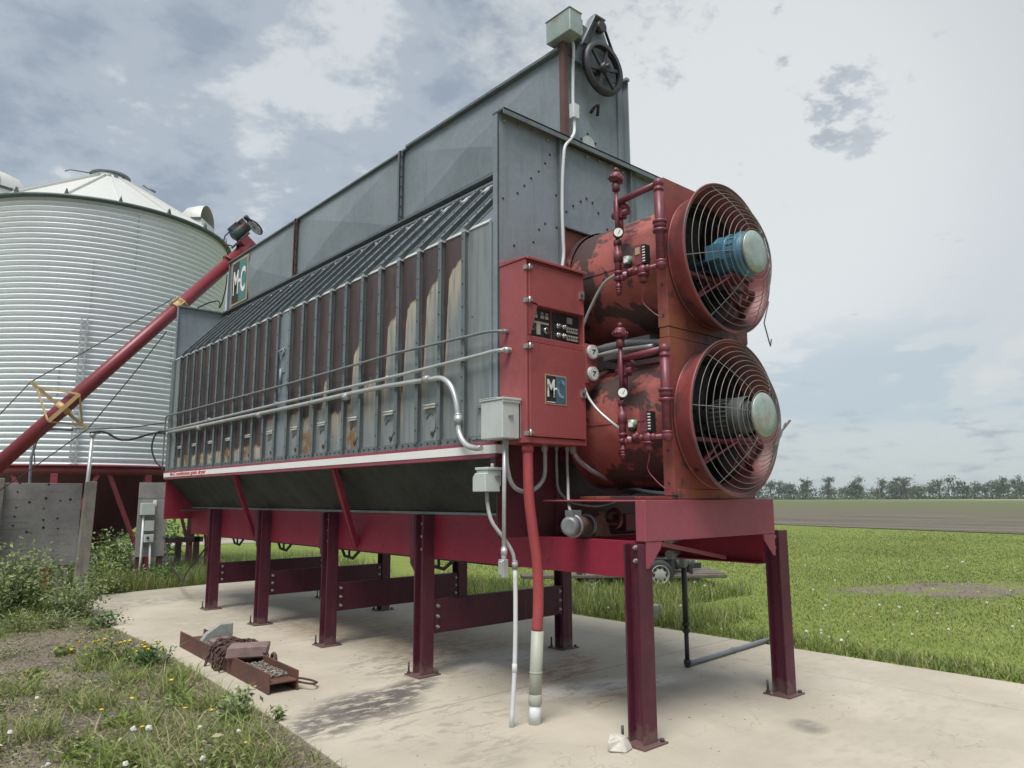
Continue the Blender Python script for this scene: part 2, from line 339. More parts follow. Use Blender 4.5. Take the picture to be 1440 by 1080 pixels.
# ------------------------------------------------------------------ mesh builder
class MB:
    def __init__(s): s.v = []; s.f = []; s.mi = []; s.sm = []
    def add(s, vs, fs, mi=0, sm=False):
        k = len(s.v); s.v += [tuple(map(float, p)) for p in vs]
        for f in fs: s.f.append(tuple(i + k for i in f)); s.mi.append(mi); s.sm.append(sm)
        return s
    def box(s, lo, hi, mi=0):
        (a, b, c), (d, e, f) = lo, hi
        vs = [(a, b, c), (d, b, c), (d, e, c), (a, e, c), (a, b, f), (d, b, f), (d, e, f), (a, e, f)]
        return s.add(vs, [(0, 3, 2, 1), (4, 5, 6, 7), (0, 1, 5, 4), (1, 2, 6, 5), (2, 3, 7, 6), (3, 0, 4, 7)], mi)
    def obox(s, c, ax, ay, az, mi=0):
        """box given centre and three half-extent vectors"""
        c, ax, ay, az = map(Vector, (c, ax, ay, az))
        vs = [c + ax * i + ay * j + az * k for k in (-1, 1) for (i, j) in ((-1, -1), (1, -1), (1, 1), (-1, 1))]
        return s.add(vs, [(0, 3, 2, 1), (4, 5, 6, 7), (0, 1, 5, 4), (1, 2, 6, 5), (2, 3, 7, 6), (3, 0, 4, 7)], mi)
    def bar(s, p, q, wd, th, up=(0, 0, 1), mi=0):
        p, q = Vector(p), Vector(q); d = q - p; L = d.length; d.normalize()
        sd_ = d.cross(Vector(up)); sd_ = d.orthogonal() if sd_.length < 1e-5 else sd_; sd_.normalize(); u = sd_.cross(d)
        return s.obox((p + q) / 2, d * L / 2, sd_ * wd / 2, u * th / 2, mi)
    def prism(s, poly, ax, a, b, mi=0):
        """polygon in the two other axes, extruded along axis ax"""
        def mk(p, t):
            if ax == 'x': return (t, p[0], p[1])
            if ax == 'y': return (p[0], t, p[1])
            return (p[0], p[1], t)
        n = len(poly); vs = [mk(p, a) for p in poly] + [mk(p, b) for p in poly]
        fs = [tuple(range(n))[::-1], tuple(range(n, 2 * n))] + [(i, (i + 1) % n, n + (i + 1) % n, n + i) for i in range(n)]
        return s.add(vs, fs, mi)
    def tube(s, path, r, seg=10, mi=0, sub=0, cap=True):
        P = [Vector(p) for p in path]
        if sub and len(P) > 2:
            Q = []
            for i in range(len(P) - 1):
                p0 = P[max(i - 1, 0)]; p1 = P[i]; p2 = P[i + 1]; p3 = P[min(i + 2, len(P) - 1)]
                for k in range(sub):
                    t = k / sub; L = (p2 - p1).length; e = (p2 - p1).normalized()
                    m1 = (((p1 - p0).normalized() if i else e) + e).normalized() * L; m2 = (((p3 - p2).normalized() if i < len(P) - 2 else e) + e).normalized() * L
                    Q.append(p1 * (2 * t ** 3 - 3 * t * t + 1) + m1 * (t ** 3 - 2 * t * t + t) + p2 * (3 * t * t - 2 * t ** 3) + m2 * (t ** 3 - t * t))
            Q.append(P[-1]); P = Q
        n = len(P); rr = r if isinstance(r, (list, tuple)) else [r] * n
        d = (P[1] - P[0]).normalized(); u = d.orthogonal().normalized(); vs = []
        for i in range(n):
            if i == 0: t = (P[1] - P[0])
            elif i == n - 1: t = (P[-1] - P[-2])
            else: t = (P[i + 1] - P[i - 1])
            t.normalize(); u = (u - t * u.dot(t))
            if u.length < 1e-6: u = t.orthogonal()
            u.normalize(); w_ = t.cross(u)
            for k in range(seg):
                a = 2 * math.pi * k / seg; vs.append(P[i] + (u * math.cos(a) + w_ * math.sin(a)) * rr[i])
        fs = []
        for i in range(n - 1):
            for k in range(seg):
                a, b = i * seg + k, i * seg + (k + 1) % seg; fs.append((a, b, b + seg, a + seg))
        s.add(vs, fs, mi, True)
        if cap:
            k0 = len(s.v) - len(vs)
            s.f.append(tuple(k0 + i for i in range(seg))[::-1]); s.f.append(tuple(k0 + (n - 1) * seg + i for i in range(seg))); s.mi += [mi, mi]; s.sm += [False, False]
        return s
    def cyl(s, p, q, r, seg=16, mi=0, r2=None):
        return s.tube([p, q], [r, r if r2 is None else r2], seg, mi)
    def lathe(s, prof, org, axis, seg=48, mi=0, sm=True):
        """prof: list of (radius, along axis)"""
        org = Vector(org); ax = Vector(axis).normalized(); u = ax.orthogonal().normalized(); w_ = ax.cross(u)
        vs = []; n = len(prof)
        for (r, h) in prof:
            for k in range(seg):
                a = 2 * math.pi * k / seg; vs.append(org + ax * h + (u * math.cos(a) + w_ * math.sin(a)) * r)
        fs = []
        for i in range(n - 1):
            for k in range(seg):
                a, b = i * seg + k, i * seg + (k + 1) % seg; fs.append((a, b, b + seg, a + seg))
        return s.add(vs, fs, mi, sm)
    def torus(s, org, axis, R_, r, seg=48, ms=6, mi=0):
        org = Vector(org); ax = Vector(axis).normalized(); u = ax.orthogonal().normalized(); w_ = ax.cross(u)
        vs = []
        for k in range(seg):
            a = 2 * math.pi * k / seg; d = u * math.cos(a) + w_ * math.sin(a)
            for j in range(ms):
                b = 2 * math.pi * j / ms; vs.append(org + d * (R_ + r * math.cos(b)) + ax * r * math.sin(b))
        fs = [(k * ms + j, ((k + 1) % seg) * ms + j, ((k + 1) % seg) * ms + (j + 1) % ms, k * ms + (j + 1) % ms) for k in range(seg) for j in range(ms)]
        return s.add(vs, fs, mi, True)
    def ball(s, c, r, seg=12, mi=0, sx=(1, 1, 1), jit=0):
        vs = []; n = seg // 2
        for i in range(n + 1):
            for k in range(seg):
                th = math.pi * i / n; ph = 2 * math.pi * k / seg
                q = 1 + (random.uniform(-jit, jit) if 0 < i < n else 0)
                vs.append((c[0] + r * sx[0] * q * math.sin(th) * math.cos(ph), c[1] + r * sx[1] * q * math.sin(th) * math.sin(ph), c[2] + r * sx[2] * q * math.cos(th)))
        fs = [(i * seg + k, (i + 1) * seg + k, (i + 1) * seg + (k + 1) % seg, i * seg + (k + 1) % seg) for i in range(n) for k in range(seg)]
        return s.add(vs, fs, mi, jit == 0)
    def text(s, txt, org, right, up, height, mi=0, sx=1.0, depth=.002, bold=0.0):
        cu = bpy.data.curves.new('t', 'FONT'); cu.body = txt; cu.size = 1; cu.extrude = .001; cu.offset = bold; cu.resolution_u = 3
        ob = bpy.data.objects.new('t', cu); COL.objects.link(ob)
        me = bpy.data.meshes.new_from_object(ob.evaluated_get(bpy.context.evaluated_depsgraph_get()))
        org, right, up = Vector(org), Vector(right).normalized(), Vector(up).normalized(); nn = right.cross(up)
        k = height / .7
        s.add([org + right * v.co.x * k * sx + up * v.co.y * k + nn * (depth if v.co.z > 0 else -.001) for v in me.vertices], [tuple(p.vertices) for p in me.polygons], mi)
        wd = max(v.co.x for v in me.vertices) * k * sx
        bpy.data.objects.remove(ob); bpy.data.curves.remove(cu); bpy.data.meshes.remove(me)
        return wd

ORG = {}
def mesh_obj(name, mb, mats, parent=None, bev=0.0, cols=None, org=None):
    """one mesh object; world-space vertices are stored relative to the thing's origin"""
    if not isinstance(mats, (list, tuple)): mats = [mats]
    if parent is not None: o0 = ORG[parent.name]
    else: o0 = Vector(org) if org is not None else Vector((0, 0, 0))
    me = bpy.data.meshes.new(name)
    me.from_pydata([(p[0] - o0.x, p[1] - o0.y, p[2] - o0.z) for p in mb.v], [], mb.f)
    for m in mats: me.materials.append(M[m] if isinstance(m, str) else m)
    me.polygons.foreach_set('material_index', mb.mi); me.polygons.foreach_set('use_smooth', mb.sm)
    if cols is not None:
        ca = me.color_attributes.new('Col', 'FLOAT_COLOR', 'POINT'); ca.data.foreach_set('color', np.asarray(cols, dtype=np.float32).ravel())
    me.update(); ob = bpy.data.objects.new(name, me); COL.objects.link(ob)
    if parent is not None: ob.parent = parent; ORG[ob.name] = o0
    else: ob.location = o0; ORG[ob.name] = o0
    if bev:
        bm = ob.modifiers.new('bevel', 'BEVEL'); bm.width = bev; bm.segments = 1; bm.limit_method = 'ANGLE'; bm.angle_limit = R(40)
    return ob
def tag(o, label, cat, group=None):
    o['label'] = label; o['category'] = cat
    if group: o['group'] = group
    return o
def thing(name, loc, label, cat, group=None):
    o = bpy.data.objects.new(name, None); o.empty_display_size = .1; COL.objects.link(o); o.location = loc; ORG[o.name] = Vector(loc)
    return tag(o, label, cat, group)
def kind(o, k): o['kind'] = k; return o

# ------------------------------------------------------------------ setting
g = MB(); g.add([(-950, -950, 0), (950, -950, 0), (950, 950, 0), (-950, 950, 0)], [(0, 1, 2, 3)])
kind(mesh_obj('ground', g, 'ground'), 'structure')
PADL = [(-2.25, -3.5), (-1.75, .6), (-1.68, 1.2), (-1.60, 2.2), (-1.52, 4.0), (-1.45, 6.0), (-1.5, 8.3), (-1.25, 10.2), (-.83, 11.09)]
pad = PADL[::-1] + [(-2.25, -3.5), (3.72, -3.5), (3.70, -1.2), (3.60, 4.1), (3.63, 6.9), (3.6, 12.0), (1.2, 11.45)]
pad = [(-.83, 11.09)] + PADL[:-1][::-1] + [(3.72, -3.5), (3.70, -1.2), (3.60, 4.1), (3.63, 6.9), (3.6, 12.0), (1.2, 11.45)]
g = MB(); g.prism(pad[::1], 'z', -.12, .018)
pd_ = mesh_obj('concrete_pad', g, 'concrete', bev=.006); kind(pd_, 'structure')
g = MB(); ex = lambda y: 31.2 + .23 * y
g.add([(ex(-300), -300, .03), (900, -300, .03), (900, 700, .03), (ex(700), 700, .03)], [(0, 1, 2, 3)])
kind(mesh_obj('tilled_field', g, 'field'), 'structure')
g = MB(); g.add([(-20, 26, .012), (26, 22.5, .012), (27, 25.5, .012), (-20, 31, .012)], [(0, 1, 2, 3)])
kind(mesh_obj('gravel_track', g, 'gravel'), 'structure')
g = MB(); g.add([(-14, 13.2, .008), (1.6, 13.6, .008), (3.2, 17, .008), (2.6, 21, .008), (-12, 22, .008)], [(0, 1, 2, 3, 4)])  # gravel sheet added so less green light bounces onto the bin
kind(mesh_obj('added_bounce_gravel', g, 'gravel'), 'structure')

# ------------------------------------------------------------------ the support stand (purple legs and tie channels)
LEGY = [0.0, 2.585, 4.468, 6.325, 8.14]
st = thing('support_stand', (0.92, 4, 0), 'dark purple steel stand of ten bolted H legs and cross channels under the dryer', 'steel stand')
def make_leg(x, y, top, side):
    mb = MB(); h = .07; tw = .011
    mb.box((x - h, y - h, .03), (x + h, y - h + .014, top)); mb.box((x - h, y + h - .014, .03), (x + h, y + h, top))
    mb.box((x - tw, y - h + .014, .03), (x + tw, y + h - .014, top))
    if 1 < y: # gusset under the side beam
        mb.prism([(y + h, 1.07), (y + h, .93), (y + h + .05, .93), (y + h + .14, 1.02), (y + h + .14, 1.07)], 'x', x - side * .02 - .006, x - side * .02 + .006)
        mb.box((x - .075, y + h + .002, 1.075), (x - .055, y + h + .075, top - .01))
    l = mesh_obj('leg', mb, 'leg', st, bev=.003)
    b = MB(); b.box((x - .125, y - .115, .018), (x + .125, y + .125, .032)); mesh_obj('base_plate', b, 'leg', l, bev=.002)
    for (dx, dy, hh) in ((-.095, .095, .10), (.095, -.085, .022), (.095, .095, .11 if side < 0 else .03)):
        b = MB(); b.cyl((x + dx, y + dy, .03), (x + dx, y + dy, .03 + hh), .009, 8); b.cyl((x + dx, y + dy, .03), (x + dx, y + dy, .048), .018, 6)
        mesh_obj('anchor_bolt', b, 'iron', l)
    for zz in ((1.30, 1.21) if y < 1 else (1.4, 1.28, 1.16)):
        if zz < top:
            b = MB(); b.cyl((x - tw, y + .0, zz), (x - tw - .016, y, zz), .016, 8)
            b.cyl((x - tw - .016, y, zz), (x - tw - .03, y, zz), .010, 8)
            mesh_obj('web_bolt', b, 'steel', l)
for y in LEGY:
    for x, sd_ in ((0.0, 1), (1.853, -1)):
        make_leg(x, y, (1.325 if x < 1 else 1.36) if y < 1 else 1.485, sd_)
for y in LEGY[1:]:
    mb = MB(); z0, z1 = .385, .69
    mb.box((.072, y - .055, z0), (1.78, y - .043, z1)); mb.box((.072, y - .043, z1 - .012), (1.78, y + .02, z1)); mb.box((.072, y - .043, z0), (1.78, y + .02, z0 + .012))
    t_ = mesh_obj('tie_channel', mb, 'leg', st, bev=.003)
    for x in (.115, 1.735):
        for k in range(3):
            b = MB(); b.cyl((x, y - .055, z0 + .06 + k * .095), (x, y - .072, z0 + .06 + k * .095), .018, 6); b.cyl((x, y - .072, z0 + .06 + k * .095), (x, y - .09, z0 + .06 + k * .095), .010, 8)
            mesh_obj('bolt', b, 'steel', t_)

# ------------------------------------------------------------------ the grain dryer
XL, XR, Y1, Y2 = -.373, 2.226, 1.05, 9.46
ZS, ZB_, ZW, ZT = 1.96, 2.09, 3.91, 4.86
GX1, GX2, GZ0, GZ1 = .465, 1.318, 4.83, 5.80
dr = thing('grain_dryer', (.92, 5, 1.08), 'long grey continuous grain dryer with rust-stained ribbed wall, red fans and red base frame', 'grain dryer')
RIBY = [1.457 + .3408 * k for k in range(23)]

# side wall sheet, its stains carried as a field on the sheet
ys = np.arange(Y1 + .07, Y2 - .02, .02); zs = np.linspace(ZB_, ZW, 96)
YY, ZZ = np.meshgrid(ys, zs, indexing='ij')
bay = np.floor((YY - RIBY[0]) / .3408).astype(int); u = (YY - RIBY[0]) / .3408 - bay
rs = np.random.default_rng(3); nb = 40
top_ = np.zeros(nb); wid = np.zeros(nb); lowb = np.zeros(nb); org_ = np.zeros(nb)
TOPS = [3.72, 3.62, 3.52, 3.42, 2.9, 3.24, 2.75, 3.0, 2.88, 2.3, 9.0, 2.95, 2.78, 2.3, 2.2, 2.3, 2.25, 2.9, 2.2, 2.2, 2.35, 2.2]
WID = [.92, .90, .88, .84, .40, .78, .36, .66, .60, .3, 1, .36, .34, .2, .2, .2, .2, .2, .2, .2, .2, .2]
for k in range(22): top_[k] = TOPS[k]; wid[k] = WID[k]
bk = np.clip(bay, 0, 39)
uu = u / np.maximum(wid[bk], .05)
zb = top_[bk] - .20 * np.clip(uu, 0, 3) ** 2 - .30 * np.clip(.22 - uu, 0, 1) ** 1.2 - np.where(uu > .85, (uu - .85) * 5.0, 0)
floor_z = np.where(bk >= 12, 2.30, np.where(bk % 2 == 0, 2.55, 2.62)); floor_z = np.where(bk < 5, 2.72 + .1 * np.sin(bk * 2.1), floor_z)
zb = np.maximum(zb, floor_z)
zb = np.where((bay < 0), 99, zb); zb = np.where(bay >= 22, 99, zb)
s_ = np.clip(.5 + (ZZ - zb) * 1.6, 0, 1)
yel = np.clip(1 - (zb - ZZ) / np.where(bk < 6, .55, .35), 0, 1) * (bay >= 0) * (zb < 50)
og = np.where((bay >= 4) & (bay < 22), np.clip((2.62 - ZZ) * 3, 0, 1) * ((bk * 7 % 5) < 2), 0)
cols = np.stack([s_, yel, og, np.ones_like(s_)], -1).reshape(-1, 4)
mb = MB(); n1_, n2_ = YY.shape
mb.v = [(XL, float(a), float(b)) for a, b in zip(YY.ravel(), ZZ.ravel())]
mb.f = [(i * n2_ + j, i * n2_ + j + 1, (i + 1) * n2_ + j + 1, (i + 1) * n2_ + j) for i in range(n1_ - 1) for j in range(n2_ - 1)]
mb.mi = [0] * len(mb.f); mb.sm = [False] * len(mb.f)
sw = mesh_obj('side_wall', mb, 'wall', dr, cols=cols)
for y in RIBY:
    mb = MB(); mb.box((XL - .046, y - .006, ZB_ + .045), (XL - .001, y + .006, ZW - .01)); mb.box((XL - .050, y - .024, ZB_ + .045), (XL - .044, y + .024, ZW - .01)); mb.box((XL - .004, y + .006, ZB_ + .05), (XL - .0015, y + .035, ZW - .02))
    mb.box((XL - .05, y - .024, ZW - .012), (XL + .01, y + .024, ZW + .004), 1)
    for k in range(9): mb.cyl((XL - .0495, y + .004, ZB_ + .15 + k * .2), (XL - .055, y + .004, ZB_ + .15 + k * .2), .007, 6, 2)
    mesh_obj('wall_rib', mb, ['greydk', 'flash', 'iron'], sw)
mb = MB(); mb.box((XL - .02, Y1 + .07, ZB_ - .005), (XL - .002, Y2 - .02, ZB_ + .05))
for k in range(82): mb.cyl((XL - .02, Y1 + .14 + k * .1, ZB_ + .024), (XL - .028, Y1 + .14 + k * .1, ZB_ + .024), .009, 6, 1)
mesh_obj('bottom_rail', mb, ['greydk', 'iron'], sw)
for k in range(1, 22, 2):
    yc = RIBY[k] + .165; mb = MB()
    mb.box((XL - .03, yc - .085, 2.425), (XL - .002, yc + .085, 2.445), 1); mb.cyl((XL - .024, yc - .09, 2.452), (XL - .024, yc + .09, 2.452), .012, 8, 1)
    arc = [(XL - .004, yc + .01 + .075 * math.cos(a), 2.285 + .095 * math.sin(a)) for a in np.linspace(.6, 4.2, 16)]
    mb.tube(arc, .005, 5, 0); mb.cyl((XL - .002, yc - .02, 2.20), (XL - .012, yc - .02, 2.20), .022, 8, 2)
    mesh_obj('drain_flap', mb, ['greydk', 'flash', 'rustdk'], sw)
mb = MB(); mb.box((XL - .012, 4.90, 2.14), (XL - .003, 5.235, 3.86)); mb.box((XL - .022, 5.02, 3.15), (XL - .012, 5.12, 3.42)); mb.cyl((XL - .05, 5.07, 3.40), (XL - .012, 5.07, 3.40), .05, 12)
mb.tube([(XL - .03, 5.02, 3.44), (XL - .08, 5.10, 3.40), (XL - .03, 5.2, 3.36)], .010, 6); mb.cyl((XL - .035, 5.1, 2.98), (XL - .035, 5.1, 3.20), .018, 8)
mesh_obj('access_panel', mb, 'grey', sw)
mb = MB(); mb.box((XL - .03, Y2 - .16, ZB_), (XL - .002, Y2 - .02, ZW)); mesh_obj('corner_post', mb, 'greydk', sw)
mb = MB(); mb.box((XL - .012, Y1 + .075, ZB_ + .05), (XL - .002, Y1 + .1, ZW)); mesh_obj('corner_post', mb, 'grey', sw)
# right hand wall, plain ribbed (away from the camera)
mb = MB(); mb.box((XR - .01, Y1 + .07, ZB_), (XR, Y2 - .02, ZW))
for y in RIBY: mb.box((XR, y - .02, ZB_), (XR + .045, y + .02, ZW))
mesh_obj('side_wall', mb, 'grey', dr)

# sloping roof panels on both sides with standing ribs
for (xa, xb) in ((XL, GX1), (XR, GX2)):
    mb = MB(); sg = 1 if xb > xa else -1
    mb.add([(xa, Y1 + .07, ZW), (xa, Y2 - .02, ZW), (xb, Y2 - .02, GZ0), (xb, Y1 + .07, GZ0)], [(0, 1, 2, 3)])
    rf = mesh_obj('roof', mb, 'roofgrey', dr)
    d = Vector((xb - xa, 0, GZ0 - ZW)); nrm = Vector((-d.z * sg, 0, d.x * sg)).normalized()
    mb = MB()
    for y in RIBY:
        p = Vector((xa, y, ZW)) + nrm * .025; q = p + d * .84
        mb.bar(p + nrm * .0, q, .012, .052, nrm); mb.bar(p + nrm * .03, q + nrm * .03, .046, .006, nrm)
        mb.bar(p + nrm * -.019, q - nrm * .019, .10, .008, nrm)
        for k in range(8):
            c = p + d * (.06 + k * .105) + nrm * .034; mb.cyl(c, c + nrm * .006, .008, 6, 1)
    mesh_obj('roof_ribs', mb, ['greydk', 'iron'], rf)
    mb = MB()
    for i, y in enumerate([Y1 + .09] + RIBY):
        y2 = (RIBY + [Y2 - .04])[i]
        mb.obox(Vector((xb, (y + y2) / 2, GZ0)) - d * .15 + nrm * .012, d * .045, Vector((0, (y2 - y) / 2 - .035, 0)), nrm * .004)
        mb.obox(Vector((xa, (y + y2) / 2, ZW)) + d * .022 + nrm * .006, d * .024, Vector((0, (y2 - y) / 2 - .03, 0)), nrm * .004)
    mesh_obj('flashing', mb, 'flash', rf)

# garner bin on top: cross-broken panels, lips, stiffeners
gb = MB()
def crossbreak(mb, x, ya, yb, za, zb2, bulge):
    c = (x + bulge, (ya + yb) / 2, (za + zb2) / 2)
    mb.add([(x, ya, za), (x, yb, za), (x, yb, zb2), (x, ya, zb2), c], [(0, 1, 4), (1, 2, 4), (2, 3, 4), (3, 0, 4)])
cuts = [1.12, 3.83, 6.70, 9.44]
for a, b in zip(cuts, cuts[1:]):
    crossbreak(gb, GX1, a, b, GZ0 + .03, GZ1, -.055); crossbreak(gb, GX2, a, b, GZ0 + .03, GZ1, .030)
gb.box((GX1, 9.43, GZ0), (GX2, 9.44, GZ1)); gb.box((GX1 + .01, 1.2, GZ0 - .02), (GX2 - .01, 9.4, GZ0))
gn = mesh_obj('garner', gb, 'grey', dr)
mb = MB()
mb.box((GX1 - .055, 1.12, GZ1 - .012), (GX1 + .03, 3.70, GZ1 + .022)); mb.box((GX1 - .04, 3.70, GZ1 - .022), (GX1 + .03, 9.46, GZ1 + .004))
mb.box((GX2 - .03, 1.12, GZ1 - .012), (GX2 + .055, 9.46, GZ1 + .02)); mb.box((GX1 - .12, 1.13, GZ0 + .018), (GX1 - .002, 9.46, GZ0 + .03)); mb.box((GX1 - .12, 1.13, GZ0 + .0), (GX1 - .112, 9.46, GZ0 + .03)); mb.box((GX2 + .002, 1.12, GZ0 - .012), (GX2 + .055, 9.46, GZ0 + .03))
mb.box((GX1 - .02, 9.405, GZ0 + .03), (GX1 - .002, 9.46, GZ1 - .03))
mesh_obj('edge_lip', mb, 'greydk', gn, bev=.004)
for y, mt in ((3.83, 'greydk'), (6.70, 'rustpost')):
    mb = MB(); mb.box((GX1 - .075, y - .05, GZ0 + .03), (GX1 - .032, y - .04, GZ1 - .02)); mb.box((GX1 - .036, y - .05, GZ0 + .03), (GX1 - .030, y + .06, GZ1 - .02))
    mb.box((GX1 - .075, y - .05, GZ0 + .03), (GX1 - .068, y - .012, GZ1 - .02))
    for k in range(7): mb.cyl((GX1 - .055, y - .051, GZ0 + .12 + k * .125), (GX1 - .055, y - .058, GZ0 + .12 + k * .125), .010, 6, 1)
    mesh_obj('stiffener', mb, [mt, 'iron'], gn)
# garner badge: black and teal halves with white letters
xs = GX1 - .045
mb = MB(); mb.box((xs, 8.50, 4.93), (xs + .012, 9.20, 5.72)); bd = mesh_obj('badge', mb, 'tan', gn)
mb = MB(); mb.box((xs - .003, 8.865, 4.965), (xs - .001, 9.165, 5.685), 0); mb.box((xs - .003, 8.535, 4.965), (xs - .001, 8.865, 5.685), 1); mesh_obj('badge_field', mb, ['black', 'tealbadge'], bd)
mb = MB(); xq = xs - .003
mb.text('M', (xq, 9.125, 5.115), (0, -1, 0), (0, 0, 1), .42, 0, .55, .003, .012); mb.box((xq - .004, 8.80, 5.30), (xq, 8.875, 5.36)); mb.text('C', (xq, 8.80, 5.115), (0, -1, 0), (0, 0, 1), .42, 0, .53, .003, .02)
mesh_obj('lettering', mb, 'white2', bd)

# garner end with drive: end plate, flanges, post
ge = MB(); ge.box((GX1 + .06, 1.105, 4.70), (GX2 - .09, 1.12, GZ1 + .01)); ge.box((GX2 - .09, 1.085, 4.70), (GX2, 1.12, GZ1 + .01)); ge.box((GX2 - .012, 1.02, 4.70), (GX2, 1.085, GZ1))
ge.box((GX1 + .025, 1.095, 4.70), (GX1 + .06, 1.12, GZ1 + .01)); ge.box((GX2 - .05, 1.0, GZ1 - .03), (GX2, 1.08, GZ1 + .002))
pe = mesh_obj('garner_end', ge, 'grey', dr, bev=.003)
mb = MB(); mb.box((GX1 - .03, 1.06, 4.75), (GX1 + .025, 1.075, GZ1 + .08)); mb.box((GX1 - .03, 1.075, 4.75), (GX1 - .02, 1.12, GZ1 + .08)); mesh_obj('corner_angle', mb, 'rustpost', pe)
mb = MB()
mb.tube([(.80, 1.07, 5.27), (.82, 1.02, 5.34), (.86, 1.02, 5.36), (.90, 1.07, 5.28)], .016, 8, 0); mb.cyl((.80, 1.104, 4.965), (.80, 1.098, 4.965), .085, 20, 1)
for a in range(5): mb.cyl((.80 + .105 * math.cos(a * 1.26 + .4), 1.104, 4.965 + .105 * math.sin(a * 1.26 + .4)), (.80 + .105 * math.cos(a * 1.26 + .4), 1.097, 4.965 + .105 * math.sin(a * 1.26 + .4)), .012, 6, 0)
mesh_obj('inspection_cover', mb, ['black', 'flash'], pe)
WC = Vector((.905, .99, 5.735))
mb = MB(); mb.torus(WC, (0, 1, 0), .245, .024, 48, 8); mb.lathe([(.22, -.03), (.262, -.03), (.262, .03), (.22, .03), (.22, -.03)], WC, (0, 1, 0), 48)
mb.cyl(WC + Vector((0, -.06, 0)), WC + Vector((0, .06, 0)), .05, 16); mb.cyl(WC + Vector((0, -.09, 0)), WC + Vector((0, .12, 0)), .022, 10)
for k in range(6):
    a = k * math.pi / 3 + .25; dd_ = Vector((math.cos(a), 0, math.sin(a))); mb.bar(WC + dd_ * .03, WC + dd_ * .235, .034, .022, (0, 1, 0))
pw = mesh_obj('drive_pulley', mb, 'iron', pe)
SC = Vector((.885, .99, 6.165)); mb = MB(); mb.cyl(SC - Vector((0, .03, 0)), SC + Vector((0, .03, 0)), .055, 16); mb.cyl(SC, SC + Vector((0, .14, 0)), .02, 8); mesh_obj('small_sheave', mb, 'iron', pe)
mb = MB()
for s1 in (-1, 1):
    mb.bar(SC + Vector((s1 * .055, 0, .01)), WC + Vector((s1 * .252, 0, .06)), .022, .016, (1, 0, 0))
mesh_obj('drive_belt', mb, 'rubber', pe)
mb = MB(); mb.prism([(.56, 5.72), (.62, 5.90), (.775, 6.235), (.83, 6.29), (.93, 6.28), (.97, 6.23), (1.16, 5.86), (1.22, 5.70)], 'y', 1.045, 1.06)
mb.bar((.60, 1.015, 5.86), (.80, 1.015, 6.25), .08, .012, (-.9, 0, .45)); mb.bar((.80, 1.015, 6.262), (.95, 1.015, 6.262), .08, .014, (0, 0, 1))
mesh_obj('belt_guard', mb, 'grey', pe, bev=.003)
mb = MB(); mb.box((.36, .90, 5.865), (.52, 1.215, 6.085)); mb.box((.352, .892, 6.085), (.528, 1.223, 6.097)); mb.box((.52, .92, 5.90), (.56, 1.05, 6.06)); mo = mesh_obj('motor_cover', mb, 'cover', pe, bev=.008)
mb = MB(); mb.box((.46, 1.10, 5.78), (.80, 1.25, 5.865)); mb.cyl((.66, 1.0, 6.0), (.66, 1.25, 6.0), .09, 14); mb.box((.58, 1.06, 5.80), (.76, 1.2, 5.92)); mesh_obj('motor_base', mb, 'gmotor', pe)

# front and far end panels
def end_panel(front):
    mb = MB(); s1 = 1 if front else -1; y0 = Y1 if front else Y2
    ya, yb = (y0, y0 + .07) if front else (y0 - .03, y0)
    if front:
        mb.box((XL, y0, ZB_), (.325, y0 + .012, ZT)); mb.box((.335, y0 + .004, 4.03), (XR, y0 + .012, ZT - .03))
        mb.box((XL, y0, ZB_), (XL + .012, yb, ZT)); mb.box((XR - .012, y0 + .012, ZB_), (XR, yb, ZT)); mb.box((1.95, y0 + .002, ZB_), (XR, y0 + .012, 4.03))
        mb.box((.318, y0 - .045, 3.2), (.326, y0, ZT - .02), 1); mb.box((.326, y0 - .012, 3.2), (.40, y0 + .004, ZT - .02), 0)
        mb.box((1.30, y0 - .05, 4.03), (1.308, y0 + .004, ZT - .01), 1); mb.box((1.308, y0 - .008, 4.03), (1.42, y0 + .004, ZT - .01), 1)
        mb.box((XL - .004, y0 - .075, ZT - .012), (XR, y0 + .075, ZT + .008), 1); mb.box((XL - .004, y0 - .075, ZT - .05), (XR, y0 - .067, ZT + .008), 1)
        mb.box((.335, y0 - .02, 4.02), (XR, y0 + .006, 4.034), 1)
        holes = [(-.32, 4.10), (-.16, 4.19), (-.08, 4.28), (0, 4.37), (.09, 4.46), (.17, 4.56), (.23, 4.66), (.09, 3.93), (.16, 4.00), (.02, 3.80), (.43, 4.18), (.52, 4.26), (.62, 4.33), (.70, 4.38), (.78, 4.36), (.86, 4.28), (.98, 4.15), (1.60, 4.2), (.30, 4.3), (.30, 4.0), (.42, 4.68), (-.2, 3.72)]
        for hx, hz in holes: mb.cyl((hx, y0 + .003, hz), (hx, y0 - .004, hz), .013, 8, 2)
        for k in range(13): mb.cyl((XL + .06 + k * .17, y0, ZT - .075 + (k % 3) * .012), (XL + .06 + k * .17, y0 - .018, ZT - .075 + (k % 3) * .012), .012, 6, 3)
    else:
        mb.box((XL, ya, 2.02), (XR, yb, ZT)); mb.box((XL - .004, ya - .05, ZT - .02), (XR, yb + .02, ZT + .006), 1); mb.box((XL - .004, ya - .04, 2.02), (XL + .012, ya, ZT), 0)
    return mesh_obj('end_panel', mb, ['grey', 'greydk', 'black', 'steel'], dr, bev=.003)
end_panel(True); end_panel(False)

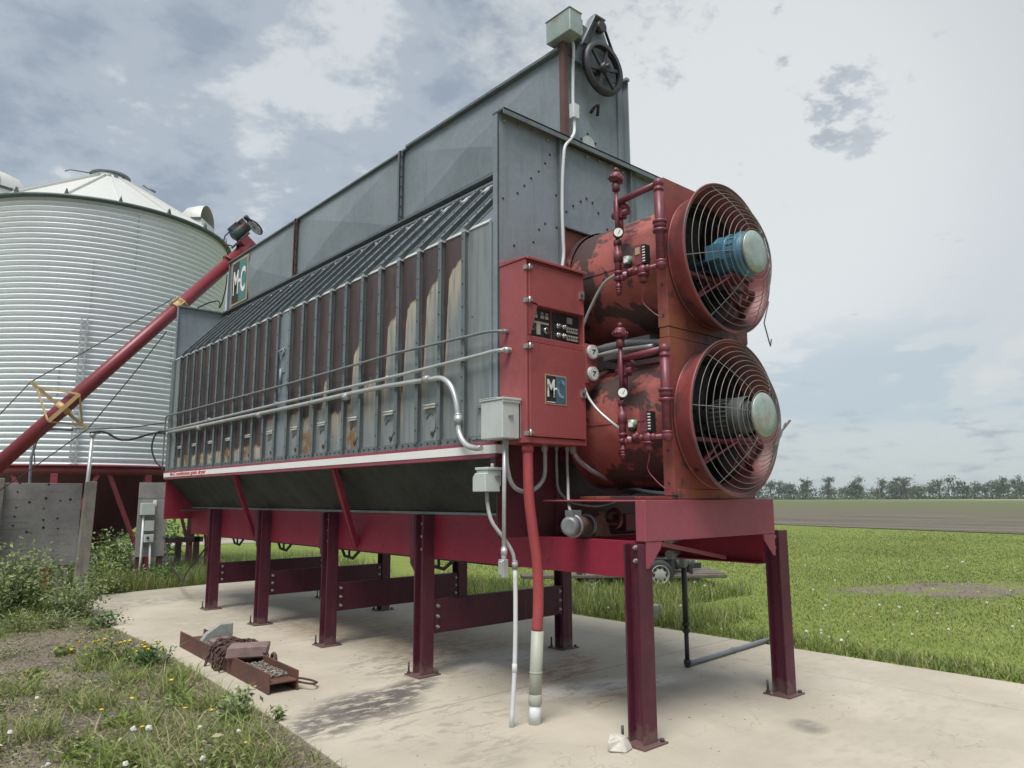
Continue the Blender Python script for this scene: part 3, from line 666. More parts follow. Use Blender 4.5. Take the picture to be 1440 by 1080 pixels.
# red frame: stripe beam, lower end walls, hopper, beams
mb = MB(); mb.box((XL - .035, Y1 - .0, ZS - .006), (XL - .002, Y2 + .01, ZB_ - .006)); mb.box((XL - .002, Y1 + .07, ZS - .006), (XL + .05, Y2, ZS + .01))
sb = mesh_obj('stripe_beam', mb, 'maroonlt', dr, bev=.003)
mb = MB(); mb.box((XL - .039, Y1 - .01, ZS + .028), (XL - .036, Y2 + .005, ZB_ - .035)); mb.box((XL - .036, Y1 - .012, ZS + .028), (XL + .03, Y1 - .002, ZB_ - .035)); mesh_obj('white_stripe', mb, 'white', sb)
mb = MB(); xq = XL - .040; wx = mb.text('M-C continuous grain dryer', (xq, 9.10, 2.012), (0, -1, 0), (0, 0, 1), .042, 0, 1.85, .002, .012)
k = 1.62 / wx
mb2 = MB(); mb2.text('M-C continuous grain dryer', (xq, 9.12, 2.006), (0, -1, 0), (0, 0, 1), .052, 0, 1.85 * k * .042 / .052, .002, .035)
mesh_obj('lettering', mb2, 'pinktxt', sb)
mb = MB(); mb.box((XR + .002, Y1, ZS - .006), (XR + .035, Y2 + .01, ZB_ - .006)); mesh_obj('stripe_beam', mb, 'maroonlt', dr)
mb = MB()   # front red lower wall with its recesses
mb.box((XL, Y1 + .012, 1.335), (.245, Y1 + .03, ZS + .1)); mb.box((.245, Y1 - .02, 1.335), (.262, Y1 + .5, ZS + .3)); mb.box((.262, Y1 + .48, 1.335), (2.1, Y1 + .5, 2.2))
mb.box((.262, Y1 + .10, 1.455), (1.95, Y1 + .115, 1.665)); mb.box((.262, Y1 + .06, 1.655), (1.95, Y1 + .11, 1.668)); mb.box((2.1, Y1 + .012, 1.335), (XR, Y1 + .03, ZS + .1))
mb.box((.335, Y1 + .03, 1.95), (1.98, Y1 + .045, 4.03))
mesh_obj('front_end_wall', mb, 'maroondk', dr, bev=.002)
mb = MB(); mb.box((.35, Y1 + .022, 3.72), (1.95, Y1 + .028, 4.02)); mesh_obj('plenum_face', mb, 'fanplate', dr)
mb = MB(); mb.box((XL, Y2 - .03, 1.32), (XR, Y2, 2.02)); mesh_obj('far_end_wall', mb, 'maroon', dr)
for sgn in (1, -1):
    fx = (lambda q: q) if sgn == 1 else (lambda q: 1.853 - q)
    mb = MB(); n = 54; y0, y1 = Y1 + .02, Y2 - .03
    for i in range(n):
        ya = y0 + (y1 - y0) * i / n; yb = y0 + (y1 - y0) * (i + 1) / n; off = (.0, .012)[i % 2]; off2 = (.012, .0)[i % 2]
        mb.add([(fx(XL + .02 + off), ya, ZS), (fx(XL + .02 + off2), yb, ZS), (fx(.075 + off2), yb, 1.50), (fx(.075 + off), ya, 1.50)], [(0, 1, 2, 3)])
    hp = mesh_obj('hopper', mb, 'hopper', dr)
    mb = MB(); mb.box((min(fx(.05), fx(.09)), y0 + .4, 1.488), (max(fx(.05), fx(.09)), y1, 1.512)); mesh_obj('hopper_rail', mb, 'conddk', hp)
    mb = MB(); xa, xb = sorted((fx(.062), fx(.082)))
    mb.prism([(.07, 1.335), (1.44, 1.335), (1.44, 1.487), (9.43, 1.487), (9.43, 1.078), (.07, 1.078)], 'x', xa, xb)
    xa, xb = sorted((fx(.082), fx(.16))); mb.box((xa, .07, 1.078), (xb, 9.43, 1.09)); mb.box((xa, .07, 1.323), (xb, 1.44, 1.335))
    for k in range(14): 
        yy = .9 + k * .62; mb.cyl((fx(.062), yy, 1.40 if yy > 1.5 else 1.3), (fx(.055), yy, 1.40 if yy > 1.5 else 1.3), .009, 6, 1); mb.cyl((fx(.062), yy + .05, 1.16), (fx(.055), yy + .05, 1.16), .009, 6, 1); mb.cyl((fx(.062), yy + .12, 1.26), (fx(.055), yy + .12, 1.26), .008, 6, 1)
    mesh_obj('side_beam', mb, ['maroon', 'iron'], dr, bev=.003)
for (ya, yb) in ((6.52, 6.78), (3.75, 3.98)):
    mb = MB(); p, q = Vector((XL - .015, ya, ZS - .0)), Vector((.035, yb, 1.115)); mb.bar(p, q, .075, .008, (1, 0, 0)); mb.bar(p + Vector((.02, .03, 0)), q + Vector((.02, .03, 0)), .008, .05, (1, 0, 0)); mb.bar(p + Vector((.02, -.034, 0)), q + Vector((.02, -.034, 0)), .008, .05, (1, 0, 0))
    mesh_obj('strut', mb, 'maroon', dr, bev=.002)
mb = MB()  # front cross beam
mb.box((-.015, -.085, 1.34), (1.70, -.07, 1.625)); mb.box((-.015, -.07, 1.34), (-.003, .0, 1.625)); mb.box((1.688, -.07, 1.34), (1.70, .0, 1.625)); mb.box((-.003, -.07, 1.612), (1.688, .95, 1.625)); mb.box((-.003, -.07, 1.34), (1.688, .0, 1.352))
fb = mesh_obj('front_beam', mb, 'maroonlt', dr, bev=.005)
for (xa, s1) in ((.0, 1), (1.70, -1)):
    mb = MB(); mb.prism([(xa, 1.338), (xa + s1 * .17, 1.338), (xa + s1 * .16, 1.29), (xa + s1 * .03, 1.16), (xa, 1.16)], 'y', -.08, -.068); mesh_obj('gusset', mb, 'maroonlt', fb, bev=.002)
mb = MB(); mb.bar((.16, -.04, 1.325), (1.62, .35, 1.12), .012, .03); mesh_obj('tie_rod', mb, 'maroonlt', dr)
mb = MB(); mb.box((.55, 1.9, 1.0), (1.30, 9.3, 1.075)); mb.box((.45, 1.75, 1.05), (1.40, 9.35, 1.07)); mb.box((.5, 1.6, 1.075), (1.35, 9.3, 1.30)); mesh_obj('discharge_trough', mb, 'black', dr)
for y in (2.9, 4.75, 6.6, 8.3):
    for x in (.42, 1.43):
        mb = MB(); mb.bar((x, y - .28, 1.07), (x, y - .05, .93), .03, .02, (1, 0, 0)); mb.bar((x, y - .06, .93), (x, y + .16, .95), .03, .02, (1, 0, 0)); mb.bar((x, y + .15, .95), (x, y + .26, 1.07), .03, .02, (1, 0, 0)); mb.bar((x, y + .04, .94), (x, y + .04, 1.07), .024, .02, (1, 0, 0)); mesh_obj('trough_hanger', mb, 'black', dr)
for x in (.42, 1.43):
    mb = MB(); mb.box((x - .03, 1.95, 1.02), (x + .03, 9.2, 1.035)); mesh_obj('trough_rail', mb, 'iron', dr)
mb = MB(); mb.box((.09, .85, 1.325), (1.76, 1.52, 1.333)); mesh_obj('deck_plate', mb, 'maroondk', dr)
# small gear motor resting on the side beam
gm = MB(); c0, c1 = Vector((-.02, .55, 1.435)), Vector((.30, .66, 1.435)); ax_ = (c1 - c0).normalized()
gm.tube([c0 - ax_ * .16, c0 - ax_ * .15, c0 - ax_ * .10], [.05, .068, .072], 18, 1); gm.cyl(c0 - ax_ * .10, c0 + ax_ * .17, .069, 18, 0)
for t_ in (-.09, .15): gm.lathe([(.070, 0), (.086, 0), (.086, .025), (.070, .025)], c0 + ax_ * t_, ax_, 18, 1)
gm.box((-.12, .50, 1.505), (-.03, .58, 1.55), 1)
mm = mesh_obj('metering_motor', gm, ['rustdk', 'drum'], dr)
gm = MB(); gm.obox(c0 + ax_ * .25 - Vector((0, 0, .01)), ax_ * .07, Vector((-.03, .06, 0)), (0, 0, .075)); gm.prism([(.31, 1.34), (.44, 1.34), (.40, 1.42), (.36, 1.53), (.29, 1.53)], 'y', .62, .68); mesh_obj('gearbox', gm, 'rust', mm)
gm = MB(); gm.cyl((.3, .95, 1.42), (1.6, .95, 1.42), .03, 10); gm.torus((.80, .90, 1.46), (1, 0, 0), .075, .02, 20, 6); gm.box((.9, .85, 1.36), (1.2, 1.0, 1.5)); gm.tube([(.42, .98, 1.53), (.47, .95, 1.60), (.55, .95, 1.54)], .012, 6); mesh_obj('drive_shaft', gm, 'maroondk', dr)

# ------------------------------------------------------------------ two fan heaters
FX = .92
def fan(z0, motor_mat, tone):
    mb = MB(); nseg = 64; hx, hz = .55, .592; vs = []; y0, y1 = -.062, .035
    for (yy, kk) in ((y0, 0), (y0, 1), (y1, 1), (y1, 0)):
        for i in range(nseg):
            a = 2 * math.pi * i / nseg; c, s1 = math.cos(a), math.sin(a)
            if kk == 0: vs.append((FX + .51 * c, yy, z0 + .51 * s1))
            else:
                q = 1 / max(abs(c), abs(s1)); vs.append((FX + hx * c * q, yy, z0 + hz * s1 * q))
    fs = []
    for r in range(4):
        for i in range(nseg):
            a, b = r * nseg + i, r * nseg + (i + 1) % nseg; c, d_ = ((r + 1) % 4) * nseg + (i + 1) % nseg, ((r + 1) % 4) * nseg + i; fs.append((a, b, c, d_))
    mb.add(vs, fs)
    f = mesh_obj('fan_heater', mb, 'fanplate', dr, bev=.002)
    mb = MB(); mb.lathe([(.515, .035), (.525, .06), (.525, 1.06)], (FX, 0, z0), (0, 1, 0), 64); mb.lathe([(.545, .98), (.545, 1.05)], (FX, 0, z0), (0, 1, 0), 64)
    mb.box((FX - .53, .10, z0 - .02), (FX - .522, 1.0, z0 + .0))
    mesh_obj('housing', mb, 'fan', f)
    mb = MB(); mb.lathe([(.508, 1.0), (.508, -.05)], (FX, 0, z0), (0, 1, 0), 64); mb.cyl((FX, .52, z0), (FX, .53, z0), .506, 48); mesh_obj('inner_duct', mb, 'fanin', f)  # shade painted in: near-black duct wall and an added closing disc
    mb = MB(); prof = [(.507, .02), (.512, -.06), (.530, -.12), (.553, -.18), (.577, -.23), (.597, -.268), (.606, -.272), (.611, -.262), (.606, -.25), (.590, -.22), (.566, -.17), (.545, -.12), (.536, -.064)]
    mb.lathe(prof, (FX, 0, z0), (0, 1, 0), 80); mb.torus((FX, -.075, z0), (0, 1, 0), .538, .010, 64, 6); mesh_obj('bell_mouth', mb, 'bell', f)
    gd = MB(); rings = [(.585 - .0403 * k, -.262 - .23 * (1 - (1 - k / 10) ** 1.5)) for k in range(11)]
    for r_, y_ in rings: gd.torus((FX, y_, z0), (0, 1, 0), r_, .0028, 64, 6)
    for a in (.30, 1.05, 1.9, 3.3, 4.2, 5.3) if tone else (.1, 1.0, 2.25, 3.05, 4.2, 5.35):
        gd.tube([(FX + r_ * math.cos(a), y_ + .004, z0 + r_ * math.sin(a)) for r_, y_ in [(.604, -.262)] + rings], .0030, 6)
    if tone: gd.tube([(FX + .40, -.36, z0 - .30), (FX + .36, -.33, z0 - .48), (FX + .40, -.34, z0 - .62), (FX + .44, -.33, z0 - .66), (FX + .46, -.33, z0 - .60)], .0055, 6)
    else: gd.tube([(FX + .2, -.45, z0 - .22), (FX + .52, -.33, z0 - .12), (FX + .64, -.3, z0 - .02), (FX + .70, -.28, z0 + .0)], .006, 6); gd.bar((FX + .60, -.27, z0 - .10), (FX + .72, -.31, z0 + .02), .02, .012)
    mesh_obj('guard', gd, 'wire', f)
    mb = MB(); mb.lathe([(.0, -.508), (.10, -.506), (.165, -.498), (.170, -.485), (.160, -.48), (0, -.48)], (FX, 0, z0), (0, 1, 0), 36); mesh_obj('hub_cover', mb, 'cover', f)
    mm_ = MB(); yy0, yy1 = (-.46, -.22) if tone else (-.36, -.10); rr = .172 if tone else .135
    mm_.lathe([(0, yy0 - .02), (rr * .7, yy0 - .02), (rr * .96, yy0), (rr, yy0 + .04), (rr, yy1), (rr * .92, yy1 + .05), (.05, yy1 + .08), (.03, .1)], (FX, 0, z0), (0, 1, 0), 28)
    if tone:
        for yy in (-.42, -.33, -.24): mm_.lathe([(rr, yy), (rr + .009, yy + .004), (rr + .009, yy + .018), (rr, yy + .022)], (FX, 0, z0), (0, 1, 0), 28)
        for k in range(20):
            a = k * math.pi / 10; mm_.bar((FX + math.cos(a) * rr * 1.0, -.40, z0 + math.sin(a) * rr), (FX + math.cos(a) * rr, -.34, z0 + math.sin(a) * rr), .006, .012, (math.cos(a), 0, math.sin(a)))
        mm_.box((FX - .24, -.32, z0 - .06), (FX - .15, -.20, z0 + .06))
    else:
        for k in range(26):
            a = k * math.pi / 13; mm_.bar((FX + math.cos(a) * rr * 1.04, yy0 + .1, z0 + math.sin(a) * rr * 1.04), (FX + math.cos(a) * rr * 1.04, yy1, z0 + math.sin(a) * rr * 1.04), .007, .026, (math.cos(a), 0, math.sin(a)))
        for q in (.04, .07, .10): mm_.torus((FX, yy0 - .03, z0), (0, 1, 0), q, .004, 28, 5)
        mm_.lathe([(rr * .98, yy0 + .12), (rr * 1.12, yy0 + .10), (rr * 1.15, yy0), (rr * 1.1, yy0 - .02)], (FX, 0, z0), (0, 1, 0), 28)
    mesh_obj('motor', mm_, motor_mat, f)
    mt = MB(); zz = z0 - .19
    mt.box((FX - .14, -.38, zz), (FX + .14, -.06, zz + .018)); mt.bar((FX - .50, -.16, zz + .01), (FX + .50, -.16, zz + .01), .05, .03)
    for s1 in (-1, 1):
        mt.bar((FX + s1 * .12, -.16, zz), (FX + s1 * .40, -.14, z0 - .42), .04, .014); mt.bar((FX + s1 * .12, -.34, zz), (FX + s1 * .36, -.12, z0 - .40), .03, .012)
        mt.cyl((FX + s1 * .10, -.34, zz), (FX + s1 * .10, -.34, zz + .05), .015, 8)
    mesh_obj('motor_mount', mt, 'maroondk', f)
    bl = MB()
    for k in range(6):
        a = k * math.pi / 3 + .3; u_, v_ = Vector((math.cos(a), 0, math.sin(a))), Vector((-math.sin(a), 0, math.cos(a)))
        tw = .55; off = (v_ * math.cos(tw) + Vector((0, 1, 0)) * math.sin(tw))
        c = Vector((FX, .12, z0)); bl.add([c + u_ * .08 - off * .05, c + u_ * .08 + off * .05, c + u_ * .49 + off * .11, c + u_ * .49 - off * .09], [(0, 1, 2, 3)])
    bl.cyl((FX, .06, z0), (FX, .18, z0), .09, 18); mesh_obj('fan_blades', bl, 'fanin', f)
    return f
fan(3.515, 'blue', 1); fan(2.247, 'gmotor', 0)
mb = MB(); mb.box((.374, -.058, 2.842), (1.466, .03, 2.920)); mesh_obj('spacer_band', mb, 'fanplate', dr, bev=.004)
mb = MB(); mb.box((.374, -.055, 1.628), (1.466, .9, 1.652)); mb.box((.405, -.068, 1.627), (1.45, .03, 1.70))
mesh_obj('fan_base_block', mb, 'fanplate', dr, bev=.004)
mb = MB()   # side flanges of fan plates, with bolts
for z0 in (3.515, 2.247):
    for k in range(5): mb.cyl((.37, -.015, z0 - .5 + k * .24), (.362, -.015, z0 - .5 + k * .24), .010, 6)
mesh_obj('plate_bolts', mb, 'iron', dr)
mb = MB(); mb.tube([(.50, .9, 2.88), (.55, .5, 2.90), (.62, .15, 2.86)], .03, 8, 0, 5); mb.tube([(.46, 1.0, 2.80), (.5, .6, 2.84), (.52, .2, 2.83)], .018, 8, 1, 5); mb.box((.6, .3, 2.80), (.8, .8, 2.95), 0)
mesh_obj('ignition_wiring', mb, ['conddk', 'galv'], dr)

# ------------------------------------------------------------------ gas trains beside the fans
def gas_train(z0):
    X = .275; y1, y2 = .335, -.085
    mb = MB(); r1 = .017
    mb.cyl((X, y1, z0 + .62), (X, y1, z0 + .15), r1, 10); mb.cyl((X, y1, z0 + .16), (X, y1, z0 - .17), .027, 12); mb.cyl((X, y1, z0 - .17), (X, y1, z0 - .29), .020, 10)
    for zz, rr, hh in ((.58, .033, .06), (.12, .033, .04), (.05, .031, .02), (-.02, .035, .09), (-.12, .034, .025), (-.17, .036, .03), (-.23, .026, .02), (-.27, .025, .012), (-.25, .025, .012)):
        mb.lathe([(rr * .6, 0), (rr, .004), (rr, hh), (rr * .6, hh + .004)], (X, y1, z0 + zz), (0, 0, 1), 12)
    mb.cyl((X, y2, z0 + .50), (X, y2, z0 - .13), .034, 16)
    for zz, rr, hh in ((.18, .055, .03), (.14, .048, .06), (.11, .056, .03), (-.03, .037, .012), (.44, .040, .03), (-.13, .040, .03)):
        mb.lathe([(rr * .6, 0), (rr, .006), (rr, hh - .004), (rr * .6, hh)], (X, y2, z0 + zz), (0, 0, 1), 14)
    mb.ball((X, y2, z0 + .505), .043, 14); mb.ball((X, y2, z0 - .14), .042, 14)
    mb.tube([(X, y2, z0 + .505), (X + .02, y1 + .02, z0 + .49)], .026, 12); mb.tube([(X, y2, z0 - .14), (X - .01, y1, z0 - .15)], .020, 10)
    gt = mesh_obj('gas_train', mb, 'pipe', dr)
    mb = MB(); mb.ball((X, y1, z0 + .70), .052, 14, 0, (1, 1, .9)); mb.lathe([(.03, -.01), (.062, -.008), (.062, .012), (.03, .014)], (X, y1, z0 + .68), (.3, -.2, 1), 16)
    for k in range(8): mb.ball((X + .056 * math.cos(k * .785), y1 + .056 * math.sin(k * .785), z0 + .69), .013, 6)
    mb.ball((X - .01, y1 - .01, z0 + .755), .022, 8); mesh_obj('relief_valve', mb, 'pipe', gt); mb = MB(); mb.box((X + .02, y1 - .03, z0 + .36), (X + .09, y1 + .05, z0 + .52)); mb.ball((X + .07, y1 - .03, z0 + .45), .045, 10); mb.cyl((X + .05, y1 - .08, z0 + .40), (X + .05, y1 + .08, z0 + .40), .028, 10); mb.cyl((X + .05, y1, z0 + .40), (X + .05, y1, z0 + .25), .02, 8)
    mesh_obj('shutoff_valve', mb, 'pipe', gt)
    nrm = Vector((-.75, -.65, 0)).normalized(); gc = Vector((X - .03, y1 - .035, z0 + .215))
    mb = MB(); mb.cyl(gc - nrm * .03, gc, .043, 20, 1); mb.cyl(gc, gc + nrm * .003, .035, 20, 0); mb.bar(gc + nrm * .004 + Vector((0, 0, -.012)), gc + nrm * .004 + Vector((.012, -.012, .02)), .004, .002, nrm, 1); mb.tube([gc - nrm * .02 + Vector((0, 0, -.04)), gc + Vector((0, 0, -.09)), (X, y1, z0 + .13)], .008, 6, 1)
    mesh_obj('pressure_gauge', mb, ['dial', 'black'], gt)
    mb = MB(); cy_ = .235; mb.cyl((X, cy_, z0 - .065), (X, cy_, z0 - .0), .036, 14, 0); mb.cyl((X, cy_, z0 - .085), (X, cy_, z0 - .065), .030, 14, 2); mb.cyl((X, cy_, z0 - .12), (X, cy_, z0 - .08), .018, 10, 1)
    for k in range(6): mb.ball((X - .01 + .03 * math.cos(k), cy_ + .045 * math.sin(k * 1.05), z0 - .145 + .025 * math.cos(k * 1.3)), .026, 8, 1)
    mb.box((X - .046, cy_ - .014, z0 - .165), (X - .03, cy_ + .018, z0 - .13), 3); mb.box((X - .04, cy_ - .03, z0 - .055), (X - .034, cy_ + .01, z0 - .02), 3)
    mesh_obj('solenoid_valve', mb, ['solen', 'pipe', 'black', 'dial'], gt)
    mb = MB(); cy_ = .085; mb.box((X - .035, cy_ - .012, z0 - .10), (X + .035, cy_ + .055, z0 + .055), 0); mb.box((X - .03, cy_ - .045, z0 - .10), (X + .03, cy_ - .016, z0 + .05), 1)
    for k in range(6): mb.box((X - .034, cy_ - .044, z0 - .085 + k * .022), (X - .030, cy_ - .02, z0 - .077 + k * .022), 2)
    mb.ball((X, cy_, z0 - .145), .05, 10, 0); mb.cyl((X, cy_, z0 - .24), (X, cy_, z0 - .18), .032, 12, 0); mb.lathe([(.03, 0), (.05, .002), (.05, .016), (.03, .018)], (X, cy_, z0 - .19), (0, 0, 1), 12, 0)
    for s1 in (-1, 1): mb.ball((X - .02, cy_ + s1 * .055, z0 - .14), .026, 8, 0)
    mb.box((X - .04, cy_ - .0, z0 - .02), (X - .036, cy_ + .045, z0 + .035), 3)
    mesh_obj('gas_regulator', mb, ['pipe', 'black', 'dial', 'tan' if z0 > 3 else 'pipe'], gt)
    mb = MB(); mb.tube([(X, cy_, z0 - .24), (X - .005, cy_ + .0, z0 - .30), (X + .01, cy_ + .03, z0 - .37), (X + .03, cy_ - .04, z0 - .47), (X + .05, cy_ - .11, z0 - .53)], .005, 6, 0, 4); mesh_obj('vent_tube', mb, 'pipe', gt)
gas_train(3.515); gas_train(2.225)

# ------------------------------------------------------------------ control cabinet
CY = .735
mb = MB(); x0, x1, z0, z1 = -.36, .300, 2.055, 3.495
mb.box((x0, CY + .05, z0), (x1, Y1 - .002, z1)); mb.box((x0, CY, z0), (x0 + .022, CY + .05, z1)); mb.box((x1 - .016, CY, z0), (x1, CY + .05, z1))
mb.box((x0 + .022, CY, z0), (x1 - .016, CY + .05, z0 + .045)); mb.box((x0 + .022, CY, 2.835), (x1 - .016, CY + .05, 2.885)); mb.box((x0 + .022, CY, 3.47), (x1 - .016, CY + .05, z1))
mb.prism([(CY - .035, z1 - .012), (CY - .035, z1 + .012), (Y1, z1 + .045), (Y1, z1 + .002), (CY, z1 + .002)], 'x', x0 - .006, x1 + .008)
cb = mesh_obj('control_cabinet', mb, 'cab', dr, bev=.004)
mb = MB(); mb.prism([(x0 + .026, 3.465), (x1 - .018, 3.465), (x1 - .018, 3.135), (x0 + .12, 3.135), (x0 + .10, 3.15), (x0 + .026, 3.15)], 'y', CY - .012, CY + .03); d1 = mesh_obj('cabinet_door', mb, 'cab', cb, bev=.003)
mb = MB(); mb.prism([(x0 + .026, 3.15), (x0 + .12, 3.135), (x0 + .045, 2.89), (x0 + .026, 2.89)], 'y', CY - .004, CY + .03); mesh_obj('cabinet_cheek', mb, 'cab', cb)
mb = MB(); mb.box((x0 + .026, CY - .012, z0 + .05), (x1 - .018, CY + .03, 2.83)); d2 = mesh_obj('cabinet_door', mb, 'cab', cb, bev=.003)
for zz in (3.43, 3.165, 2.80, 2.13):
    mb = MB(); mb.box((x0 - .008, CY - .01, zz - .022), (x0 + .012, CY + .02, zz + .012), 0); mb.cyl((x0 + .024, CY - .018, zz - .022), (x0 + .024, CY - .018, zz + .022), .010, 8, 1); mb.box((x0 + .024, CY - .022, zz - .01), (x0 + .055, CY - .012, zz + .012), 0); mesh_obj('hinge', mb, ['steel', 'chrome'], cb)
for zz, dd_ in ((3.30, d1), (2.475, d2)):
    mb = MB(); mb.box((x1 - .075, CY - .024, zz - .03), (x1 - .055, CY - .012, zz + .03)); mb.box((x1 - .045, CY - .032, zz - .034), (x1 - .030, CY - .012, zz + .034)); mb.box((x1 - .06, CY - .028, zz - .012), (x1 - .04, CY - .012, zz + .008), 1); mesh_obj('latch', mb, ['chrome', 'black'], dd_)
sp = MB(); yb_ = CY + .046
sp.box((x0 + .055, yb_ - .004, 2.895), (-.055, yb_ + .003, 3.125), 0); sp.box((-.035, yb_ - .004, 2.895), (x1 - .03, yb_ + .003, 3.125), 0)
for (cx, cz) in ((-.27, 2.965), (-.115, 2.955)): sp.cyl((cx, yb_ - .03, cz), (cx, yb_, cz), .026, 16, 2); sp.cyl((cx, yb_ - .04, cz), (cx, yb_ - .03, cz), .016, 12, 0)
sp.box((-.215, yb_ - .012, 2.915), (-.175, yb_ - .004, 3.01), 1); sp.box((-.30, yb_ - .008, 3.005), (-.08, yb_ - .004, 3.022), 1)
for cx in (-.28, -.22, -.15, -.10): sp.box((cx - .018, yb_ - .010, 3.05), (cx + .018, yb_ - .004, 3.075), 1); sp.box((cx - .012, yb_ - .008, 3.085), (cx + .014, yb_ - .004, 3.10), 3)
for cx in (.02, .085):
    for cz in (2.94, 3.015): sp.cyl((cx, yb_ - .028, cz), (cx, yb_, cz), .020, 14, 2); sp.cyl((cx, yb_ - .045, cz), (cx, yb_ - .028, cz), .012, 10, 2)
for cz in (2.935, 3.0):
    for k in range(5): sp.box((.125 + k * .026, yb_ - .014, cz - .022), (.147 + k * .026, yb_ - .004, cz + .022), 1); sp.box((.130 + k * .026, yb_ - .018, cz - .006), (.142 + k * .026, yb_ - .012, cz + .008), 0)
sp.box((.13, yb_ - .01, 3.055), (.19, yb_ - .004, 3.105), 3)
mesh_obj('switch_panel', sp, ['black', 'panelgrey', 'chrome', 'conduit'], cb)
bz0, bz1, bx0, bx1 = 2.362, 2.597, -.176, .058; yb_ = CY - .012
mb = MB(); mb.box((bx0, yb_ - .003, bz0), (bx1, yb_ + .001, bz1)); bd = mesh_obj('badge', mb, 'tan', d2)
mb = MB(); mb.box((bx0 + .010, yb_ - .005, bz0 + .010), (-.062, yb_ - .003, bz1 - .010), 0); mb.box((-.062, yb_ - .005, bz0 + .010), (bx1 - .010, yb_ - .003, bz1 - .010), 1); mesh_obj('badge_field', mb, ['black', 'navy'], bd)
mb = MB(); mb.text('M', (bx0 + .016, yb_ - .005, bz0 + .062), (1, 0, 0), (0, 0, 1), .135, 0, .60, .002, .025); mesh_obj('letter', mb, 'wornletter', bd)
mb = MB(); mb.box((-.080, yb_ - .0075, bz0 + .118), (-.050, yb_ - .005, bz0 + .134)); mb.box((bx0 + .016, yb_ - .0065, bz0 + .014), (-.07, yb_ - .005, bz0 + .020)); mesh_obj('hyphen', mb, 'white2', bd)
mb = MB(); mb.text('C', (-.050, yb_ - .005, bz0 + .062), (1, 0, 0), (0, 0, 1), .135, 0, .62, .002, .03); mesh_obj('letter', mb, 'faintletter', bd)
mb = MB(); mb.box((x1 - .0, CY - .004, 2.572), (.445, CY + .02, 2.905)); gp = mesh_obj('gauge_plate', mb, 'cab', cb, bev=.006)
for cz in (2.838, 2.655):
    mb = MB(); mb.cyl((.37, CY - .03, cz), (.37, CY - .004, cz), .060, 28, 1); mb.cyl((.37, CY - .033, cz), (.37, CY - .03, cz), .050, 28, 0)
    mb.bar((.355, CY - .035, cz - .02), (.39, CY - .035, cz + .02), .006, .002, (0, 1, 0), 2); mb.box((.352, CY - .0345, cz + .008), (.388, CY - .033, cz + .02), 2)
    for a in np.linspace(-.6, 3.8, 9): mb.bar((.37 + .038 * math.cos(a), CY - .0345, cz + .038 * math.sin(a)), (.37 + .047 * math.cos(a), CY - .0345, cz + .047 * math.sin(a)), .003, .001, (0, 1, 0), 2)
    mesh_obj('dial_gauge', mb, ['dial', 'boxgrey', 'black'], gp)

# ------------------------------------------------------------------ electrical runs and boxes fixed to the dryer
def run(name, path, r, mat, label, cat, group=None, sub=6, couplings=(), seg=10, cmat=None):
    mb = MB(); mb.tube(path, r, seg, 0, sub); o = Vector(path[0])
    ob = mesh_obj(name, mb, mat, None, org=o); tag(ob, label, cat, group)
    for c, d in couplings:
        b = MB(); c, d = Vector(c), Vector(d).normalized(); b.cyl(c - d * r * 1.5, c + d * r * 1.5, r * 1.5, 12); b.cyl(c - d * r * 2.2, c - d * r * 1.5, r * 1.25, 12); b.cyl(c + d * r * 1.5, c + d * r * 2.2, r * 1.25, 12)
        mesh_obj('coupling', b, cmat or mat, ob)
    return ob
G = 'steel conduits along the dryer wall'
dY = (0, 1, 0)
XC = XL - .065
run('conduit', [(XC, 9.37, 2.985), (XC, 5, 2.975), (XC, 1.16, 2.962), (XC + .004, 1.06, 2.955), (XC + .03, .97, 2.945), (-.355, .95, 2.94)], .0125, 'conddk', 'thin dull conduit, highest of the three along the ribbed wall', 'conduit', G, 3, [((XC, y, 2.97), dY) for y in (3.1, 6.0, 8.2)] + [((-.385, .955, 2.943), (1, -.3, 0))])
run('conduit', [(XC, 9.33, 2.748), (XC, 5, 2.765), (XC, 1.16, 2.785), (XC + .005, 1.05, 2.79), (XC + .03, .95, 2.79), (-.355, .92, 2.79)], .016, 'galv', 'bright conduit in the middle of three along the ribbed wall', 'conduit', G, 3, [((XC, y, 2.768), dY) for y in (2.6, 5.1, 7.4)] + [((-.388, .93, 2.79), (1, -.4, 0))])
run('conduit', [(XC, 9.25, 2.705), (XC, 5, 2.69), (XC, 1.85, 2.668), (XC, 1.72, 2.655), (XC, 1.60, 2.58), (XC, 1.52, 2.44), (XC, 1.49, 2.30), (XC - .01, 1.46, 2.17), (XC - .02, 1.36, 2.07), (XC - .02, 1.24, 2.035), (XC - .02, 1.16, 2.03)], .024, 'galv', 'thickest conduit of the ribbed wall, bending down to the white stripe', 'conduit', G, 4, [((XC, y, 2.675), dY) for y in (1.95, 3.4, 5.6, 7.8)] + [((XC, 1.488, 2.28), (0, .1, 1))])
mb = MB()
for x_, z_, a_ in ((XC, 2.985, 9.37), (XC, 2.748, 9.33)): mb.tube([(x_, a_, z_), (x_, 9.45, z_ - .03), (x_, 9.47, z_ - .12), (x_, 9.47, 2.12)], .012, 8, 0, 4)
o = mesh_obj('conduit', mb, 'conddk', None, org=(XC, 9.47, 2.12)); tag(o, 'thin vertical conduit drop at the far corner of the dryer wall', 'conduit')

